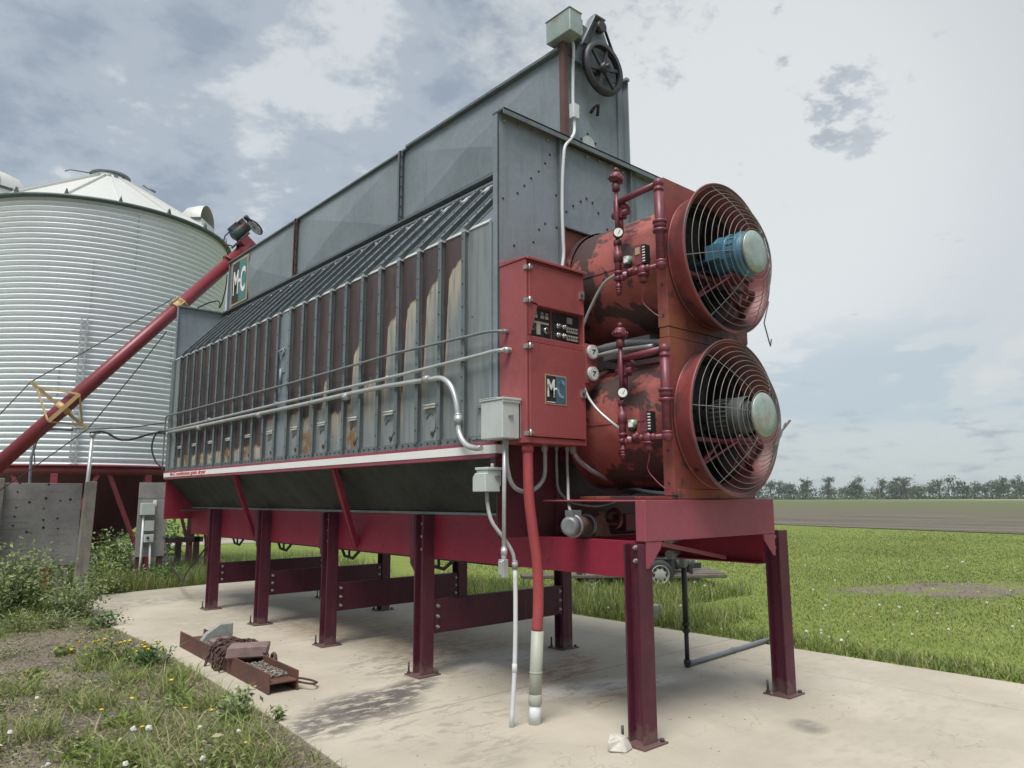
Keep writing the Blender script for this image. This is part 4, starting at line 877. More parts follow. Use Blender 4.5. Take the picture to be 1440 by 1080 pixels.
jb = thing('junction_box', (-.45, 1.0, 2.09), 'large light grey junction box with hinged cover left of the red cabinet', 'junction box')
mb = MB(); mb.box((-.545, .80, 2.085), (-.375, 1.06, 2.375)); mesh_obj('enclosure', mb, 'boxgrey', jb, bev=.006)
mb = MB(); mb.box((-.552, .785, 2.375), (-.365, 1.075, 2.392)); mb.box((-.55, .79, 2.355), (-.37, .798, 2.376)); mb.box((-.555, .86, 2.392), (-.40, 1.07, 2.398)); mesh_obj('cover_lip', mb, 'boxgrey', jb, bev=.003)
mb = MB(); mb.box((-.37, .795, 2.09), (-.36, .80, 2.37)); mb.box((-.49, .785, 2.245), (-.445, .799, 2.262)); mesh_obj('hasp', mb, 'steel', jb, bev=.002)
mb = MB(); mb.box((-.40, 1.02, 2.11), (-.37, 1.35, 2.13)); mb.box((-.40, 1.03, 2.36), (-.37, 1.3, 2.38)); mesh_obj('mounting_bracket', mb, 'conddk', jb)
dq = thing('disconnect_switch', (-.5, 1.05, 1.68), 'small pale grey switch box with stepped cover hanging under the stripe beam', 'switch box')
mb = MB(); mb.box((-.535, .985, 1.735), (-.40, 1.125, 1.855)); mb.prism([(.975, 1.69), (1.135, 1.69), (1.135, 1.80), (1.11, 1.83), (.985, 1.83)], 'x', -.565, -.42); mesh_obj('enclosure', mb, 'boxgrey', dq, bev=.005)
mb = MB(); mb.box((-.545, .975, 1.855), (-.395, 1.13, 1.875)); mb.cyl((-.46, 1.02, 1.875), (-.46, 1.02, 1.905), .014, 10); mesh_obj('cap', mb, 'boxgrey', dq, bev=.003)
mb = MB(); mb.box((-.47, .962, 1.80), (-.42, .984, 1.812)); mesh_obj('handle', mb, 'conddk', dq)
mb = MB(); mb.box((-.42, 1.03, 1.74), (-.355, 1.09, 1.95)); mesh_obj('mounting_bracket', mb, 'maroondk', dq)

r_ = run('conduit_drop', [(-.465, .87, 2.09), (-.47, .87, 1.7), (-.475, .87, 1.25)], .016, 'galv', 'straight vertical conduit below the big junction box ending in an elbow fitting', 'conduit', None, 0, [((-.473, .87, 1.25), (0, 0, 1))])
mb = MB(); mb.box((-.505, .845, 1.065), (-.450, .900, 1.195)); mb.box((-.515, .852, 1.085), (-.505, .893, 1.185)); mb.cyl((-.475, .87, 1.19), (-.475, .87, 1.23), .02, 10); mesh_obj('elbow_fitting', mb, 'galv', r_, bev=.008)
r_ = run('riser_conduit', [(-.49, 1.05, 1.69), (-.50, 1.03, 1.60), (-.50, .98, 1.47), (-.44, .90, 1.335), (-.395, .86, 1.23), (-.385, .85, 1.14)], .015, 'conduit', 'flexible grey conduit from the small switch box into a pale plastic riser', 'conduit', None, 5, [((-.385, .85, 1.15), (0, 0, 1))])
mb = MB(); mb.tube([(-.385, .85, 1.14), (-.380, .85, .9), (-.386, .85, .55), (-.40, .85, .3), (-.425, .85, .015)], .0165, 12, 0, 3); mb.lathe([(.0165, -.03), (.0195, -.028), (.0195, .028), (.0165, .03)], (-.392, .85, .42), (0, 0, 1), 12); mesh_obj('plastic_riser', mb, 'pvcw', r_)
r_ = run('red_hose', [(-.293, .80, 2.06), (-.290, .80, 1.85), (-.283, .80, 1.64), (-.250, .80, 1.42), (-.205, .80, 1.16), (-.196, .80, .98), (-.200, .80, .80), (-.212, .80, .66)], .040, 'hose', 'thick red hose from cabinet bottom into an olive grey pipe sleeve', 'hose', None, 5, [], 16)
mb = MB(); mb.lathe([(.04, 0), (.047, .0), (.047, .05), (.04, .05)], (-.293, .80, 1.99), (0, 0, 1), 16); mesh_obj('collar', mb, 'hose', r_)
mb = MB(); mb.tube([(-.208, .80, .665), (-.225, .80, .40), (-.236, .80, .16)], .047, 18); mb.lathe([(.047, 0), (.0505, .002), (.0505, .008), (.047, .01)], (-.226, .80, .37), (0, 0, 1), 18); mb.lathe([(.047, 0), (.051, .004), (.051, .07), (.047, .075)], (-.236, .80, .15), (0, 0, 1), 18); mesh_obj('pipe_sleeve', mb, 'pvcg', r_)
mb = MB(); mb.tube([(-.236, .80, .155), (-.245, .80, .015)], .044, 18); mesh_obj('sleeve_foot', mb, 'pvcw', r_)
G = 'flexible conduits below the red cabinet'
gl = lambda p: [(p, (0, 0, 1))]
run('flexible_conduit', [(-.02, .90, 2.06), (-.015, .90, 1.93), (-.03, .90, 1.80), (-.12, .90, 1.715), (-.24, .90, 1.69), (-.35, .90, 1.73), (-.42, .89, 1.86), (-.44, .88, 2.09)], .017, 'conduit', 'grey conduit hanging in a U loop behind the red hose', 'conduit', G, 5, gl((-.02, .90, 2.04)))
run('flexible_conduit', [(.115, .90, 2.06), (.115, .90, 1.85), (.135, .90, 1.70), (.24, .90, 1.62), (.40, .90, 1.585), (.62, .90, 1.575), (.85, .88, 1.62), (1.0, .87, 1.655), (1.35, .87, 1.668)], .012, 'conddk', 'thin dark conduit sagging under the fans towards the right', 'conduit', G, 5, gl((.115, .90, 2.045)))
run('flexible_conduit', [(.238, .90, 2.06), (.225, .89, 1.92), (.18, .84, 1.76), (.10, .76, 1.64), (.01, .66, 1.56), (-.04, .60, 1.53)], .012, 'conduit', 'thin grey conduit dropping from cabinet to the small gear motor', 'conduit', G, 5, gl((.238, .90, 2.045)))
run('flexible_conduit', [(.285, .88, 2.06), (.32, .88, 1.98), (.44, .87, 1.89), (.62, .86, 1.82), (.85, .86, 1.755), (1.15, .86, 1.695), (1.5, .86, 1.67)], .020, 'conduit', 'thick grey conduit sweeping right below the lower fan housing', 'conduit', G, 5, gl((.285, .88, 2.045)))
run('flexible_conduit', [(.285, .76, 2.585), (.29, .70, 2.45), (.31, .62, 2.34), (.33, .52, 2.25), (.31, .42, 2.19), (.275, .36, 2.165)], .012, 'galv', 'light conduit curving from gauge plate to the lower gas train', 'conduit', None, 5)
run('flexible_conduit', [(.27, .36, 3.40), (.285, .50, 3.36), (.295, .64, 3.22), (.305, .76, 3.05), (.302, .80, 2.93)], .012, 'conduit', 'grey conduit curving from upper gas train down to the cabinet', 'conduit', None, 5)
r_ = run('conduit', [(.53, 1.06, 5.93), (.535, 1.04, 5.90), (.537, 1.04, 5.6), (.530, 1.04, 5.25), (.53, 1.03, 5.08), (.52, 1.02, 4.97), (.44, .985, 4.86), (.36, .985, 4.76), (.335, .985, 4.62), (.325, 1.0, 4.2), (.33, 1.0, 3.9), (.335, 1.0, 3.75), (.30, 1.0, 3.56)], .015, 'pvcw', 'pale conduit running from the top drive down past the end panel', 'conduit', None, 5)
mb = MB(); mb.box((.495, 1.0, 5.10), (.575, 1.06, 5.245)); mesh_obj('conduit_body', mb, 'pvcw', r_, bev=.006)
mb = MB(); mb.tube([(XC, 9.45, 2.71), (XC - .1, 9.7, 2.72), (-.9, 10.2, 2.62), (-1.15, 10.4, 2.76), (-1.32, 10.5, 2.74)], .018, 8, 0, 5); mb.tube([(XC, 9.46, 2.74), (XC - .08, 9.6, 2.72), (XC - .13, 9.66, 2.5), (XC - .07, 9.6, 2.25), (XC, 9.5, 2.15)], .014, 8, 0, 5)
mb.tube([(XC, 9.46, 2.88), (-.9, 10.2, 2.82), (-1.9, 11.0, 2.78), (-2.02, 10.9, 2.74), (-2.04, 10.6, 2.2)], .009, 6, 0, 4)
o = mesh_obj('supply_cable', mb, 'rubber', None, org=(XC, 9.45, 2.7)); tag(o, 'black supply cable from far dryer corner across to the thin pole', 'cable')

# ------------------------------------------------------------------ drain pipe, stone, stake
dp = thing('drain_pipe', (2.07, 1.12, 0.02), 'black drain pipe standing behind the right front leg with a grey pipe along the pad', 'drain pipe')
mb = MB(); mb.tube([(2.07, 1.12, .99), (2.07, 1.12, .42)], .027, 12); mb.tube([(2.07, 1.12, .42), (2.07, 1.12, .06)], .022, 12)
for zz in (.42, .36, .07): mb.lathe([(.022, -.02), (.036, -.018), (.036, .018), (.022, .02)], (2.07, 1.12, zz), (0, 0, 1), 12)
mb.ball((2.07, 1.12, .045), .033, 10); mesh_obj('standpipe', mb, 'black', dp)
mb = MB(); mb.tube([(1.55, .9, 1.12), (1.85, 1.0, 1.12), (2.0, 1.08, 1.06), (2.07, 1.12, .98)], .04, 12, 0, 4); mb.tube([(1.4, .8, 1.25), (1.85, .95, 1.25), (2.05, .9, 1.2)], .03, 10, 0, 4); mesh_obj('elbow', mb, 'conddk', dp)
mb = MB(); mb.tube([(2.09, 1.12, .045), (3.0, 1.18, .05), (3.9, 1.24, .05)], .024, 12, 0, 2); mb.lathe([(.024, -.02), (.03, -.018), (.03, .018), (.024, .02)], (2.95, 1.176, .05), (1, .06, 0), 12); mesh_obj('outlet', mb, 'conddk', dp)
mb = MB(); mb.add([(-.31, .04, .018), (-.24, -.06, .018), (-.13, -.03, .018), (-.12, .06, .018), (-.22, .10, .018), (-.315, .03, .085), (-.27, .06, .125), (-.22, .0, .10), (-.155, .02, .105), (-.12, .03, .06), (-.2, .08, .11)], [(0, 4, 3, 2, 1), (0, 1, 7, 5), (1, 2, 8, 7), (2, 3, 9), (2, 9, 8), (3, 4, 10, 9), (4, 0, 5, 6), (4, 6, 10), (5, 7, 6), (7, 8, 10, 6), (8, 9, 10)])
o = mesh_obj('stone', mb, 'stone', None, org=(-.215, .02, .018)); o.modifiers.new('bevel', 'BEVEL').width = .012; tag(o, 'pale fist-sized stone lying against the foot of the front leg', 'stone')
mb = MB(); mb.prism([(3.80, 0), (3.92, 0), (3.925, .235), (3.88, .26), (3.81, .245)], 'y', 2.84, 2.92); o = mesh_obj('wooden_stake', mb, 'timber', None, org=(3.86, 2.88, 0), bev=.006); tag(o, 'short wooden stake at the pad edge in the grass', 'stake')

# ------------------------------------------------------------------ rusty beam on the pad with what lies on it
A = Vector((-1.235, 2.86, .018)); B = Vector((-1.13, 5.5, .018)); dx = (B - A).normalized(); sx = Vector((dx.y, -dx.x, 0)); up_ = Vector((0, 0, 1))
mb = MB(); L = (B - A).length; mid = (A + B) / 2; wv = .125; hv = .165
for s1 in (-1, 1): mb.obox(mid + sx * wv * s1 + up_ * hv / 2, dx * L / 2, sx * .007, up_ * hv / 2)
mb.obox(mid + up_ * hv * .52, dx * L / 2, sx * (wv - .008), up_ * .006)
rb = mesh_obj('steel_beam', mb, 'rust', None, org=A, bev=.002); tag(rb, 'rusty H section steel beam lying on its side at the pad edge', 'steel beam')
def at(t, s1, z): return A + dx * (L * t) + sx * s1 + up_ * z
mb = MB(); c = at(.36, .03, .20); mb.obox(c, dx * .10 + sx * .05, sx * .17 - dx * .07, up_ * .055 + sx * .01); o = mesh_obj('paving_brick', mb, 'brick', None, org=c, bev=.014); tag(o, 'dusty red-brown block lying across the beam, nearer of two', 'brick')
mb = MB(); c = at(.60, -.0, .16); mb.obox(c, dx * .16, sx * .10 + dx * .03, up_ * .05 + dx * .02); o = mesh_obj('paving_brick', mb, 'brick', None, org=c, bev=.014); tag(o, 'dusty red-brown block behind the chain heap, farther of two', 'brick')
mb = MB(); c = at(.80, .10, .14); mb.prism([(-.22, -.10), (.16, -.10), (.16, .20), (.02, .20), (-.12, .08)], 'y', -.06, .06); vv = [c + sx * p[0] * 1.0 + dx * p[1] * .6 + up_ * (p[2] * .75) for p in mb.v]; mb.v = [tuple(p) for p in vv]
o = mesh_obj('concrete_chunk', mb, 'slab', None, org=c, bev=.01); tag(o, 'grey broken concrete slab leaning at the far end of the beam', 'concrete slab')
mb = MB()
def chain(pts, n):
    P = []; seg_ = len(pts) - 1
    for i in range(n):
        t = i / (n - 1) * seg_; k = min(int(t), seg_ - 1); P.append(Vector(pts[k]).lerp(Vector(pts[k + 1]), t - k))
    for i, p in enumerate(P):
        d = (P[min(i + 1, n - 1)] - P[max(i - 1, 0)]).normalized(); u_ = d.orthogonal().normalized(); v_ = d.cross(u_)
        a = (i % 2) * math.pi / 2 + random.uniform(-.3, .3); w_ = u_ * math.cos(a) + v_ * math.sin(a)
        loop = [p + d * (.034 * math.cos(q)) + w_ * (.019 * math.sin(q)) for q in np.linspace(0, 2 * math.pi, 9)]
        mb.tube(loop, .0068, 5, 0, 0, False)
for k in range(8):
    t0 = .40 + .035 * k / 1.6 + random.uniform(-.02, .02)
    pts = [at(t0 + random.uniform(-.03, .03), -.155 - random.uniform(0, .05), .03 + random.uniform(0, .03)), at(t0, -.15, .17), at(t0 + random.uniform(-.05, .05), -.06, .185 + random.uniform(0, .06)), at(t0 + random.uniform(-.08, .08), .05, .19 + random.uniform(0, .05)), at(t0 - random.uniform(0, .12), .13, .20)]
    chain(pts, 17)
chain([at(.50, -.05, .22), at(.46, .05, .25), at(.40, .12, .26), at(.34, .15, .20), at(.26, .16, .10)], 22)
o = mesh_obj('chain', mb, 'rustdk', None, org=at(.5, 0, .17)); tag(o, 'heap of rusty chain draped over the middle of the beam', 'chain')
mb = MB()
mb.torus(at(.24, .155, .15), dx.cross(up_), .05, .016, 20, 6); o = mesh_obj('chain_ring', mb, 'rustdk', None, org=at(.2, .155, .1)); tag(o, 'rusty ring hanging on the right flange of the beam', 'ring')
mb = MB(); mb.tube([at(.02, .14, .06), at(-.03, .24, .05), at(.08, .26, .04), at(.10, .16, .05)], .010, 6, 0, 3)
o = mesh_obj('chain_hook', mb, 'rustdk', None, org=at(.2, .155, .1)); tag(o, 'bent rusty hook lying at the near right end of the beam', 'hook')
def pebbles(name, pts, sizes, colsrc):
    vs, fs, cs = [], [], []
    oct_ = np.array([(1, 0, 0), (-1, 0, 0), (0, 1, 0), (0, -1, 0), (0, 0, 1), (0, 0, -1)], float); of = [(0, 2, 4), (2, 1, 4), (1, 3, 4), (3, 0, 4), (2, 0, 5), (1, 2, 5), (3, 1, 5), (0, 3, 5)]
    V = []; F = []; Cc = []
    for i, (p, s1) in enumerate(zip(pts, sizes)):
        q = oct_ * s1 * rng.uniform(.6, 1.2, (6, 1)) * np.array([1, 1, .7]); a = rng.uniform(0, 6.28); ca, sa = math.cos(a), math.sin(a)
        q = np.stack([q[:, 0] * ca - q[:, 1] * sa, q[:, 0] * sa + q[:, 1] * ca, q[:, 2]], 1) + np.array(p)
        k = len(V) * 6; V.append(q); F += [tuple(k + j for j in f) for f in of]; c = colsrc[rng.integers(len(colsrc))] * rng.uniform(.7, 1.25); Cc.append(np.tile([*c, 1], (6, 1)))
    mb = MB(); mb.v = [tuple(x) for x in np.concatenate(V)]; mb.f = F; mb.mi = [0] * len(F); mb.sm = [False] * len(F)
    return mesh_obj(name, mb, 'pebble', cols=np.concatenate(Cc))
gcol = np.array([(.22, .195, .155), (.13, .115, .095), (.28, .26, .22), (.17, .13, .10)])
pts = [tuple(at(random.uniform(.06, .30), random.uniform(-.11, .11), .10 + random.uniform(0, .02))) for k in range(700)] + [tuple(at(random.uniform(.68, .84), random.uniform(-.11, .11), .105 + random.uniform(0, .03))) for k in range(300)]
kind(tag(pebbles('gravel_heap', pts, rng.uniform(.006, .014, len(pts)), gcol), 'loose gravel lying in the trough of the rusty beam', 'gravel'), 'stuff')

# ------------------------------------------------------------------ grain bin on legs
BC = Vector((-.25, 15.92, 0)); BR, BZ0, BZ1 = 2.74, 2.30, 7.79
gb_ = thing('grain_bin', (BC.x, BC.y, 0), 'tall round corrugated steel grain bin with conical roof on a red hopper base', 'grain bin')
pitch = .116; n = int((BZ1 - BZ0) / pitch * 8); prof = [(BR + .042 * math.sin(2 * math.pi * (i / 8)), BZ0 + (BZ1 - BZ0) * i / n) for i in range(n + 1)]
mb = MB(); mb.lathe(prof, BC, (0, 0, 1), 144); bw = mesh_obj('wall', mb, 'binw', gb_)
mb = MB()
toc = math.atan2(CAM.y - BC.y, CAM.x - BC.x)
def bp(a, r, z): return Vector((BC.x + r * math.cos(a), BC.y + r * math.sin(a), z))
for (a, z0, z1, st_) in ((toc + .22, 6.4, 7.7, .116), (toc - .06, 5.3, 6.5, .116), (toc - .22, 3.0, 4.3, .116), (toc + .55, 4.2, 5.3, .116)):
    mb = MB(); z = z0
    while z < z1: mb.ball(bp(a, BR + .02, z), .012, 6, 0); z += st_
    mb.bar(bp(a, BR + .0, z0), bp(a, BR + .0, z1), .012, .02, (math.cos(a), math.sin(a), 0))
    mesh_obj('sheet_seam', mb, 'galv', bw)
RT = 1.50; NS = 18; a0 = toc + .08
mb = MB(); top = []; bot = []
for i in range(NS * 4):
    a = a0 + 2 * math.pi * i / (NS * 4); bot.append(bp(a, BR + .10, BZ1 + .02)); top.append(bp(a, .42, BZ1 + RT))
k = len(bot); mb.add(bot + top, [(i, (i + 1) % k, k + (i + 1) % k, k + i) for i in range(k)])
rf = mesh_obj('roof', mb, 'binroof', gb_)
mb = MB()
for i in range(NS):
    a = a0 + 2 * math.pi * i / NS; p, q = bp(a, BR + .09, BZ1 + .045), bp(a, .43, BZ1 + RT + .02); nn = Vector((math.cos(a), math.sin(a), 1.9)).normalized(); mb.bar(p, q, .04, .06, nn)
mesh_obj('roof_seam', mb, 'binroof', rf)
mb = MB()
for i in range(NS):
    a = a0 + 2 * math.pi * i / NS; mb.prism([(-.04, 0), (.04, 0), (0, .13)], 'y', -.03, .03); 
    for j in range(6):
        v = mb.v[-6 + j]; p = bp(a, BR + .085, BZ1 + .03); t_ = Vector((-math.sin(a), math.cos(a), 0)); rd = Vector((math.cos(a), math.sin(a), 0)); mb.v[-6 + j] = tuple(p + t_ * v[0] + rd * v[1] + up_ * v[2])
mb.lathe([(BR + .02, BZ1 - .03), (BR + .12, BZ1 - .035), (BR + .125, BZ1 + .03), (BR + .10, BZ1 + .035)], BC, (0, 0, 1), 144); mesh_obj('eave_ring', mb, 'binedge', rf)
mb = MB(); mb.lathe([(.42, BZ1 + RT - .02), (.42, BZ1 + RT + .13), (.40, BZ1 + RT + .13), (.40, BZ1 + RT)], BC, (0, 0, 1), 40); mb.torus(BC + up_ * (BZ1 + RT + .15), (0, 0, 1), .43, .018, 40, 6); mb.cyl(BC + up_ * (BZ1 + RT + .02), BC + up_ * (BZ1 + RT + .06), .40, 36)
a = toc - 1.2; mb.tube([bp(a, .43, BZ1 + RT + .10), bp(a, .9, BZ1 + RT + .02), bp(a, 1.0, BZ1 + RT - .05)], .015, 6); a = toc + 1.1; mb.tube([bp(a, .8, BZ1 + RT - .05), bp(a, 1.1, BZ1 + RT - .22)], .03, 6)
mesh_obj('fill_collar', mb, 'conddk', rf)
for a, rr in ((toc + 1.06, 2.30), (toc - 1.12, 2.30), (toc + 2.4, 2.2), (toc - 2.4, 2.2)):
    mb = MB(); c = bp(a, rr, BZ1 + .46); od = Vector((math.cos(a), math.sin(a), 0)); td = Vector((-math.sin(a), math.cos(a), 0)); ax2 = (od * 1 + up_ * -.1).normalized()
    ring = []; nn = 20
    for (off, rad) in ((-.48, .0), (-.45, .22), (-.28, .37), (.0, .42), (.14, .42)):
        for i in range(nn):
            q = math.pi * (i / (nn - 1)); ring.append(c + od * off + td * (rad * math.cos(q)) + up_ * (rad * math.sin(q)))
    mb.add(ring, [(r0 * nn + i, r0 * nn + i + 1, (r0 + 1) * nn + i + 1, (r0 + 1) * nn + i) for r0 in range(4) for i in range(nn - 1)], 0, True)
    mb.obox(c + od * .02 - up_ * .02, od * .12, td * .41, up_ * .03, 1); mb.obox(c - od * .12 - up_ * .17, od * .28, td * .38, up_ * .16, 0)
    mesh_obj('roof_vent', mb, ['binroof', 'binedge'], rf)
mb = MB(); mb.lathe([(BR - .05, BZ0 - .0), (BR + .05, BZ0), (BR + .05, BZ0 - .17), (BR - .05, BZ0 - .17)], BC, (0, 0, 1), 96); mb.lathe([(BR + .05, BZ0 - .02), (BR + .09, BZ0 - .02), (BR + .09, BZ0 + .015), (BR + .03, BZ0 + .02)], BC, (0, 0, 1), 96)
mesh_obj('base_ring', mb, 'binred', gb_)
mb = MB(); mb.lathe([(BR - .04, BZ0 - .05), (.25, .30), (.25, .15)], BC, (0, 0, 1), 96, 0, False); mesh_obj('hopper_cone', mb, 'bindark', gb_)
NL = 8
for i in range(NL):
    a = toc - .19 + .612 * i if i < 2 else toc + .422 + (2 * math.pi - .612) * (i - 1) / 7; mb = MB(); mb.bar(bp(a, BR, 0), bp(a, BR, BZ0 - .16), .13, .11, (math.cos(a), math.sin(a), 0)); lg = mesh_obj('leg', mb, 'binred', gb_, bev=.005)
    for s1 in (-1, 1):
        mb = MB(); mb.bar(bp(a + .015 * s1, BR, .45), bp(a + .27 * s1, BR, BZ0 - .17), .075, .05, (math.cos(a), math.sin(a), 0)); mesh_obj('brace', mb, 'binred', gb_)
mb = MB(); a = toc - .085
P0, P1 = bp(a, BR + .10, BZ0 + .05), bp(a, BR + .10, 5.25); t_ = Vector((-math.sin(a), math.cos(a), 0))
for s1 in (-1, 1): mb.bar(P0 + t_ * .05 * s1, P1 + t_ * .05 * s1, .03, .03, (math.cos(a), math.sin(a), 0))
for k in range(16): z = BZ0 + .15 + k * .19; mb.bar(bp(a, BR + .10, z) - t_ * .06, bp(a, BR + .10, z) + t_ * .06, .03, .03)
mesh_obj('cable_ladder', mb, 'galv', gb_)

# ------------------------------------------------------------------ the auger that fills the garner
PT, PB = Vector((.93, 9.92, 6.40)), Vector((-3.05, 10.15, 1.58))
PT = Vector((.90, 9.86, 6.30)); PB = Vector((-3.25, 10.15, 1.36))
au = thing('auger', (-3.2, 10.15, 0), 'long red tube auger slanting up to the far end of the dryer', 'auger')
ad = (PT - PB).normalized()
mb = MB(); mb.tube([PB, PT], .112, 24)
for t_ in (.995,): mb.lathe([(.11, -.02), (.15, -.02), (.15, .02), (.11, .02)], PB.lerp(PT, .93), ad, 24)
tb = mesh_obj('tube', mb, 'auger', au)
c = PB.lerp(PT, .735); mb = MB(); mb.lathe([(.11, -.09), (.128, -.088), (.142, -.06), (.126, -.05), (.126, .05), (.142, .06), (.128, .088), (.11, .09)], c, ad, 24)
sd2 = ad.cross(up_).normalized(); uv = sd2.cross(ad)
for k in range(6): q = c + (sd2 * math.cos(k * 1.05) + uv * math.sin(k * 1.05)) * .145; mb.cyl(q - ad * .09, q + ad * .09, .012, 6)
mesh_obj('clamp_ring', mb, 'yellow', au)
mb = MB(); c = PB.lerp(PT, .345)
e1, e2 = c + uv * .60, c - uv * .48
mb.bar(e1, e2, .045, .045, sd2); mb.lathe([(.112, -.05), (.124, -.05), (.124, .05), (.112, .05)], c, ad, 20)
f1, f2 = c - ad * .30 + sd2 * .16, c + ad * .30 + sd2 * .16
mb.bar(f1, f2, .06, .05, sd2)
for e in (e1 - uv * .10, e2 + uv * .10): 
    for f in (f1, f2): mb.bar(e, f, .028, .028, sd2)
mb.bar(f1 - sd2 * .32, f2 - sd2 * .32, .05, .05, sd2)
mesh_obj('truss_bracket', mb, 'yellow', au)
mb = MB(); top_c = PB.lerp(PT, .735) + uv * .17
for e, endp in ((e1, PB - ad * 2.0 + uv * .15), (e1, top_c), (e2, PB.lerp(PT, .66) - uv * .17), (e2, PB - uv * .14)): mb.tube([e, (Vector(e) + Vector(endp)) / 2 - up_ * .03, endp], .0085, 5, 0, 4)
mb.tube([PB.lerp(PT, .70) - uv * .14, PB.lerp(PT, .82) - uv * .35, (.38, 9.6, 5.0), (.42, 9.5, 5.3), (.44, 9.5, 5.6)], .012, 6, 0, 5)
mesh_obj('truss_cable', mb, 'rubber', au)
mb = MB(); top_e = PT + ad * .02
mb.obox(PT + ad * .03 + uv * .03, ad * .10, sd2 * .12, uv * .12); mb.prism([(.74, 6.20), (1.06, 6.20), (1.0, 5.80), (.8, 5.80)], 'y', 9.3, 9.9); mesh_obj('discharge_head', mb, 'auger', au, bev=.006)
mb = MB(); mc = PT + uv * .29 + ad * .14
mb.tube([mc - ad * .20, mc - ad * .18, mc + ad * .16, mc + ad * .18], [.07, .105, .105, .07], 18); mb.obox(mc + uv * .11 - ad * .06, ad * .09, sd2 * .07, uv * .06); mb.obox(mc + uv * .10 + ad * .12, ad * .05, sd2 * .08, uv * .05)
for k in range(9): mb.torus(mc - ad * (.14 - k * .035), ad, .106, .006, 18, 5)
mesh_obj('motor', mb, 'teal', au)
mb = MB(); mb.obox(PT + uv * .16, ad * .19, sd2 * .12, uv * .018); 
for s1 in (-1, 1): mb.bar(PT - ad * .12 + sd2 * .08 * s1 + uv * .1, mc - ad * .14 + sd2 * .08 * s1 - uv * .1, .03, .03, sd2)
mb.tube([PT + uv * .18 - ad * .2, PT + uv * .34 - ad * .22 - sd2 * .1, mc + uv * .12], .012, 6, 0, 3); mesh_obj('motor_base', mb, 'maroondk', au)
mb = MB(); pc = mc + ad * .27 - uv * .12
mb.torus(pc, ad, .16, .018, 32, 6); mb.cyl(pc - ad * .02, pc + ad * .02, .04, 12)
for k in range(5):
    q = sd2 * math.cos(k * 1.257) + uv * math.sin(k * 1.257); mb.bar(pc + q * .03, pc + q * .15, .03, .02, ad)
mesh_obj('pulley', mb, 'iron', au)
mb = MB(); mb.lathe([(.035, -.022), (.15, -.022)], pc, ad, 28); mesh_obj('pulley_web', mb, 'cover', au)
mb = MB(); p2 = mc + ad * .27 + uv * .10; mb.cyl(p2 - ad * .03, p2 + ad * .03, .05, 14)
for s1 in (-1, 1): mb.bar(p2 + sd2 * .05 * s1, pc + sd2 * .17 * s1, .02, .014, ad)
mesh_obj('belt_drive', mb, 'rubber', au)

# ------------------------------------------------------------------ plywood wall, poles and utility board at the left
pw_ = thing('plywood_wall', (-2.0, 10.5, 0), 'weathered grey plywood sheet wall with drilled holes on timber posts', 'plywood wall')
mb = MB(); mb.box((-3.6, 10.5, .60), (-1.36, 10.53, 1.90))
bo = mesh_obj('plywood_sheet', mb, 'board', pw_, bev=.003)
mb = MB()
for hx, hz in ((-2.23, 1.90), (-2.25, 1.76), (-2.08, 1.60), (-2.25, 1.52), (-1.86, 1.66), (-1.66, 1.62), (-1.88, 1.50), (-2.26, 1.38), (-1.68, 1.34), (-2.27, 1.24), (-1.86, 1.20), (-1.66, 1.18), (-2.08, 1.14), (-1.52, 1.64), (-1.84, 1.88), (-1.87, 1.32)): mb.cyl((hx, 10.50, hz), (hx, 10.496, hz), random.uniform(.012, .024), 8)
mesh_obj('drilled_holes', mb, 'black', bo)
mb = MB(); mb.prism([(-1.40, 0), (-1.20, 0), (-1.17, 1.93), (-1.33, 1.93)], 'y', 10.38, 10.50); mesh_obj('post', mb, 'timber', pw_, bev=.01)
mb = MB(); mb.prism([(-2.56, 0), (-2.44, 0), (-2.44, 1.97), (-2.54, 1.97)], 'y', 10.40, 10.50); mesh_obj('post', mb, 'timber', pw_, bev=.008)
mb = MB(); mb.prism([(-1.62, 0), (-1.56, 0), (-1.56, .62), (-1.62, .62)], 'y', 10.53, 10.6); mb.prism([(-1.52, 0), (-1.47, 0), (-1.46, .62), (-1.51, .62)], 'y', 10.53, 10.6); mesh_obj('stub_posts', mb, 'timber', pw_, bev=.005)
mb = MB(); mb.tube([(-1.34, 10.62, 0), (-1.28, 10.62, 1.4), (-1.255, 10.60, 2.72)], .03, 10); mb.lathe([(.03, 0), (.05, .01), (.05, .05), (.02, .07)], (-1.255, 10.6, 2.68), (0, 0, 1), 10); mb.tube([(-1.255, 10.6, 2.74), (-1.15, 10.55, 2.76)], .03, 8)
o = mesh_obj('service_pole', mb, 'galv', None, org=(-1.34, 10.62, 0)); tag(o, 'pale upright service pole beside the plywood wall post', 'pole')
mb = MB(); mb.tube([(-2.06, 10.9, 0), (-2.03, 10.9, 1.5), (-1.99, 10.9, 2.70), (-1.93, 10.9, 2.78), (-1.5, 10.85, 2.80)], .022, 8, 0, 3)
o = mesh_obj('bent_pipe', mb, 'conddk', None, org=(-2.06, 10.9, 0)); tag(o, 'thin bent metal pipe rising behind the plywood wall', 'pipe')
ub = thing('utility_board', (.4, 12.5, 0), 'grey plank meter board with electrical boxes in front of bin hopper', 'utility board')
mb = MB(); mb.box((.03, 12.5, 1.66), (.565, 12.53, 1.965)); mb.box((.03, 12.5, .52), (.565, 12.53, 1.65)); mb.box((.295, 12.497, 1.665), (.30, 12.5, 1.965)); mesh_obj('plank_panel', mb, 'board', ub, bev=.003)
mb = MB(); mb.box((.46, 12.53, 0), (.55, 12.62, 1.96)); mesh_obj('post', mb, 'rustpost', ub)
mb = MB(); mb.box((.06, 12.53, 0), (.14, 12.6, 1.96)); mesh_obj('post', mb, 'rustpost', ub)
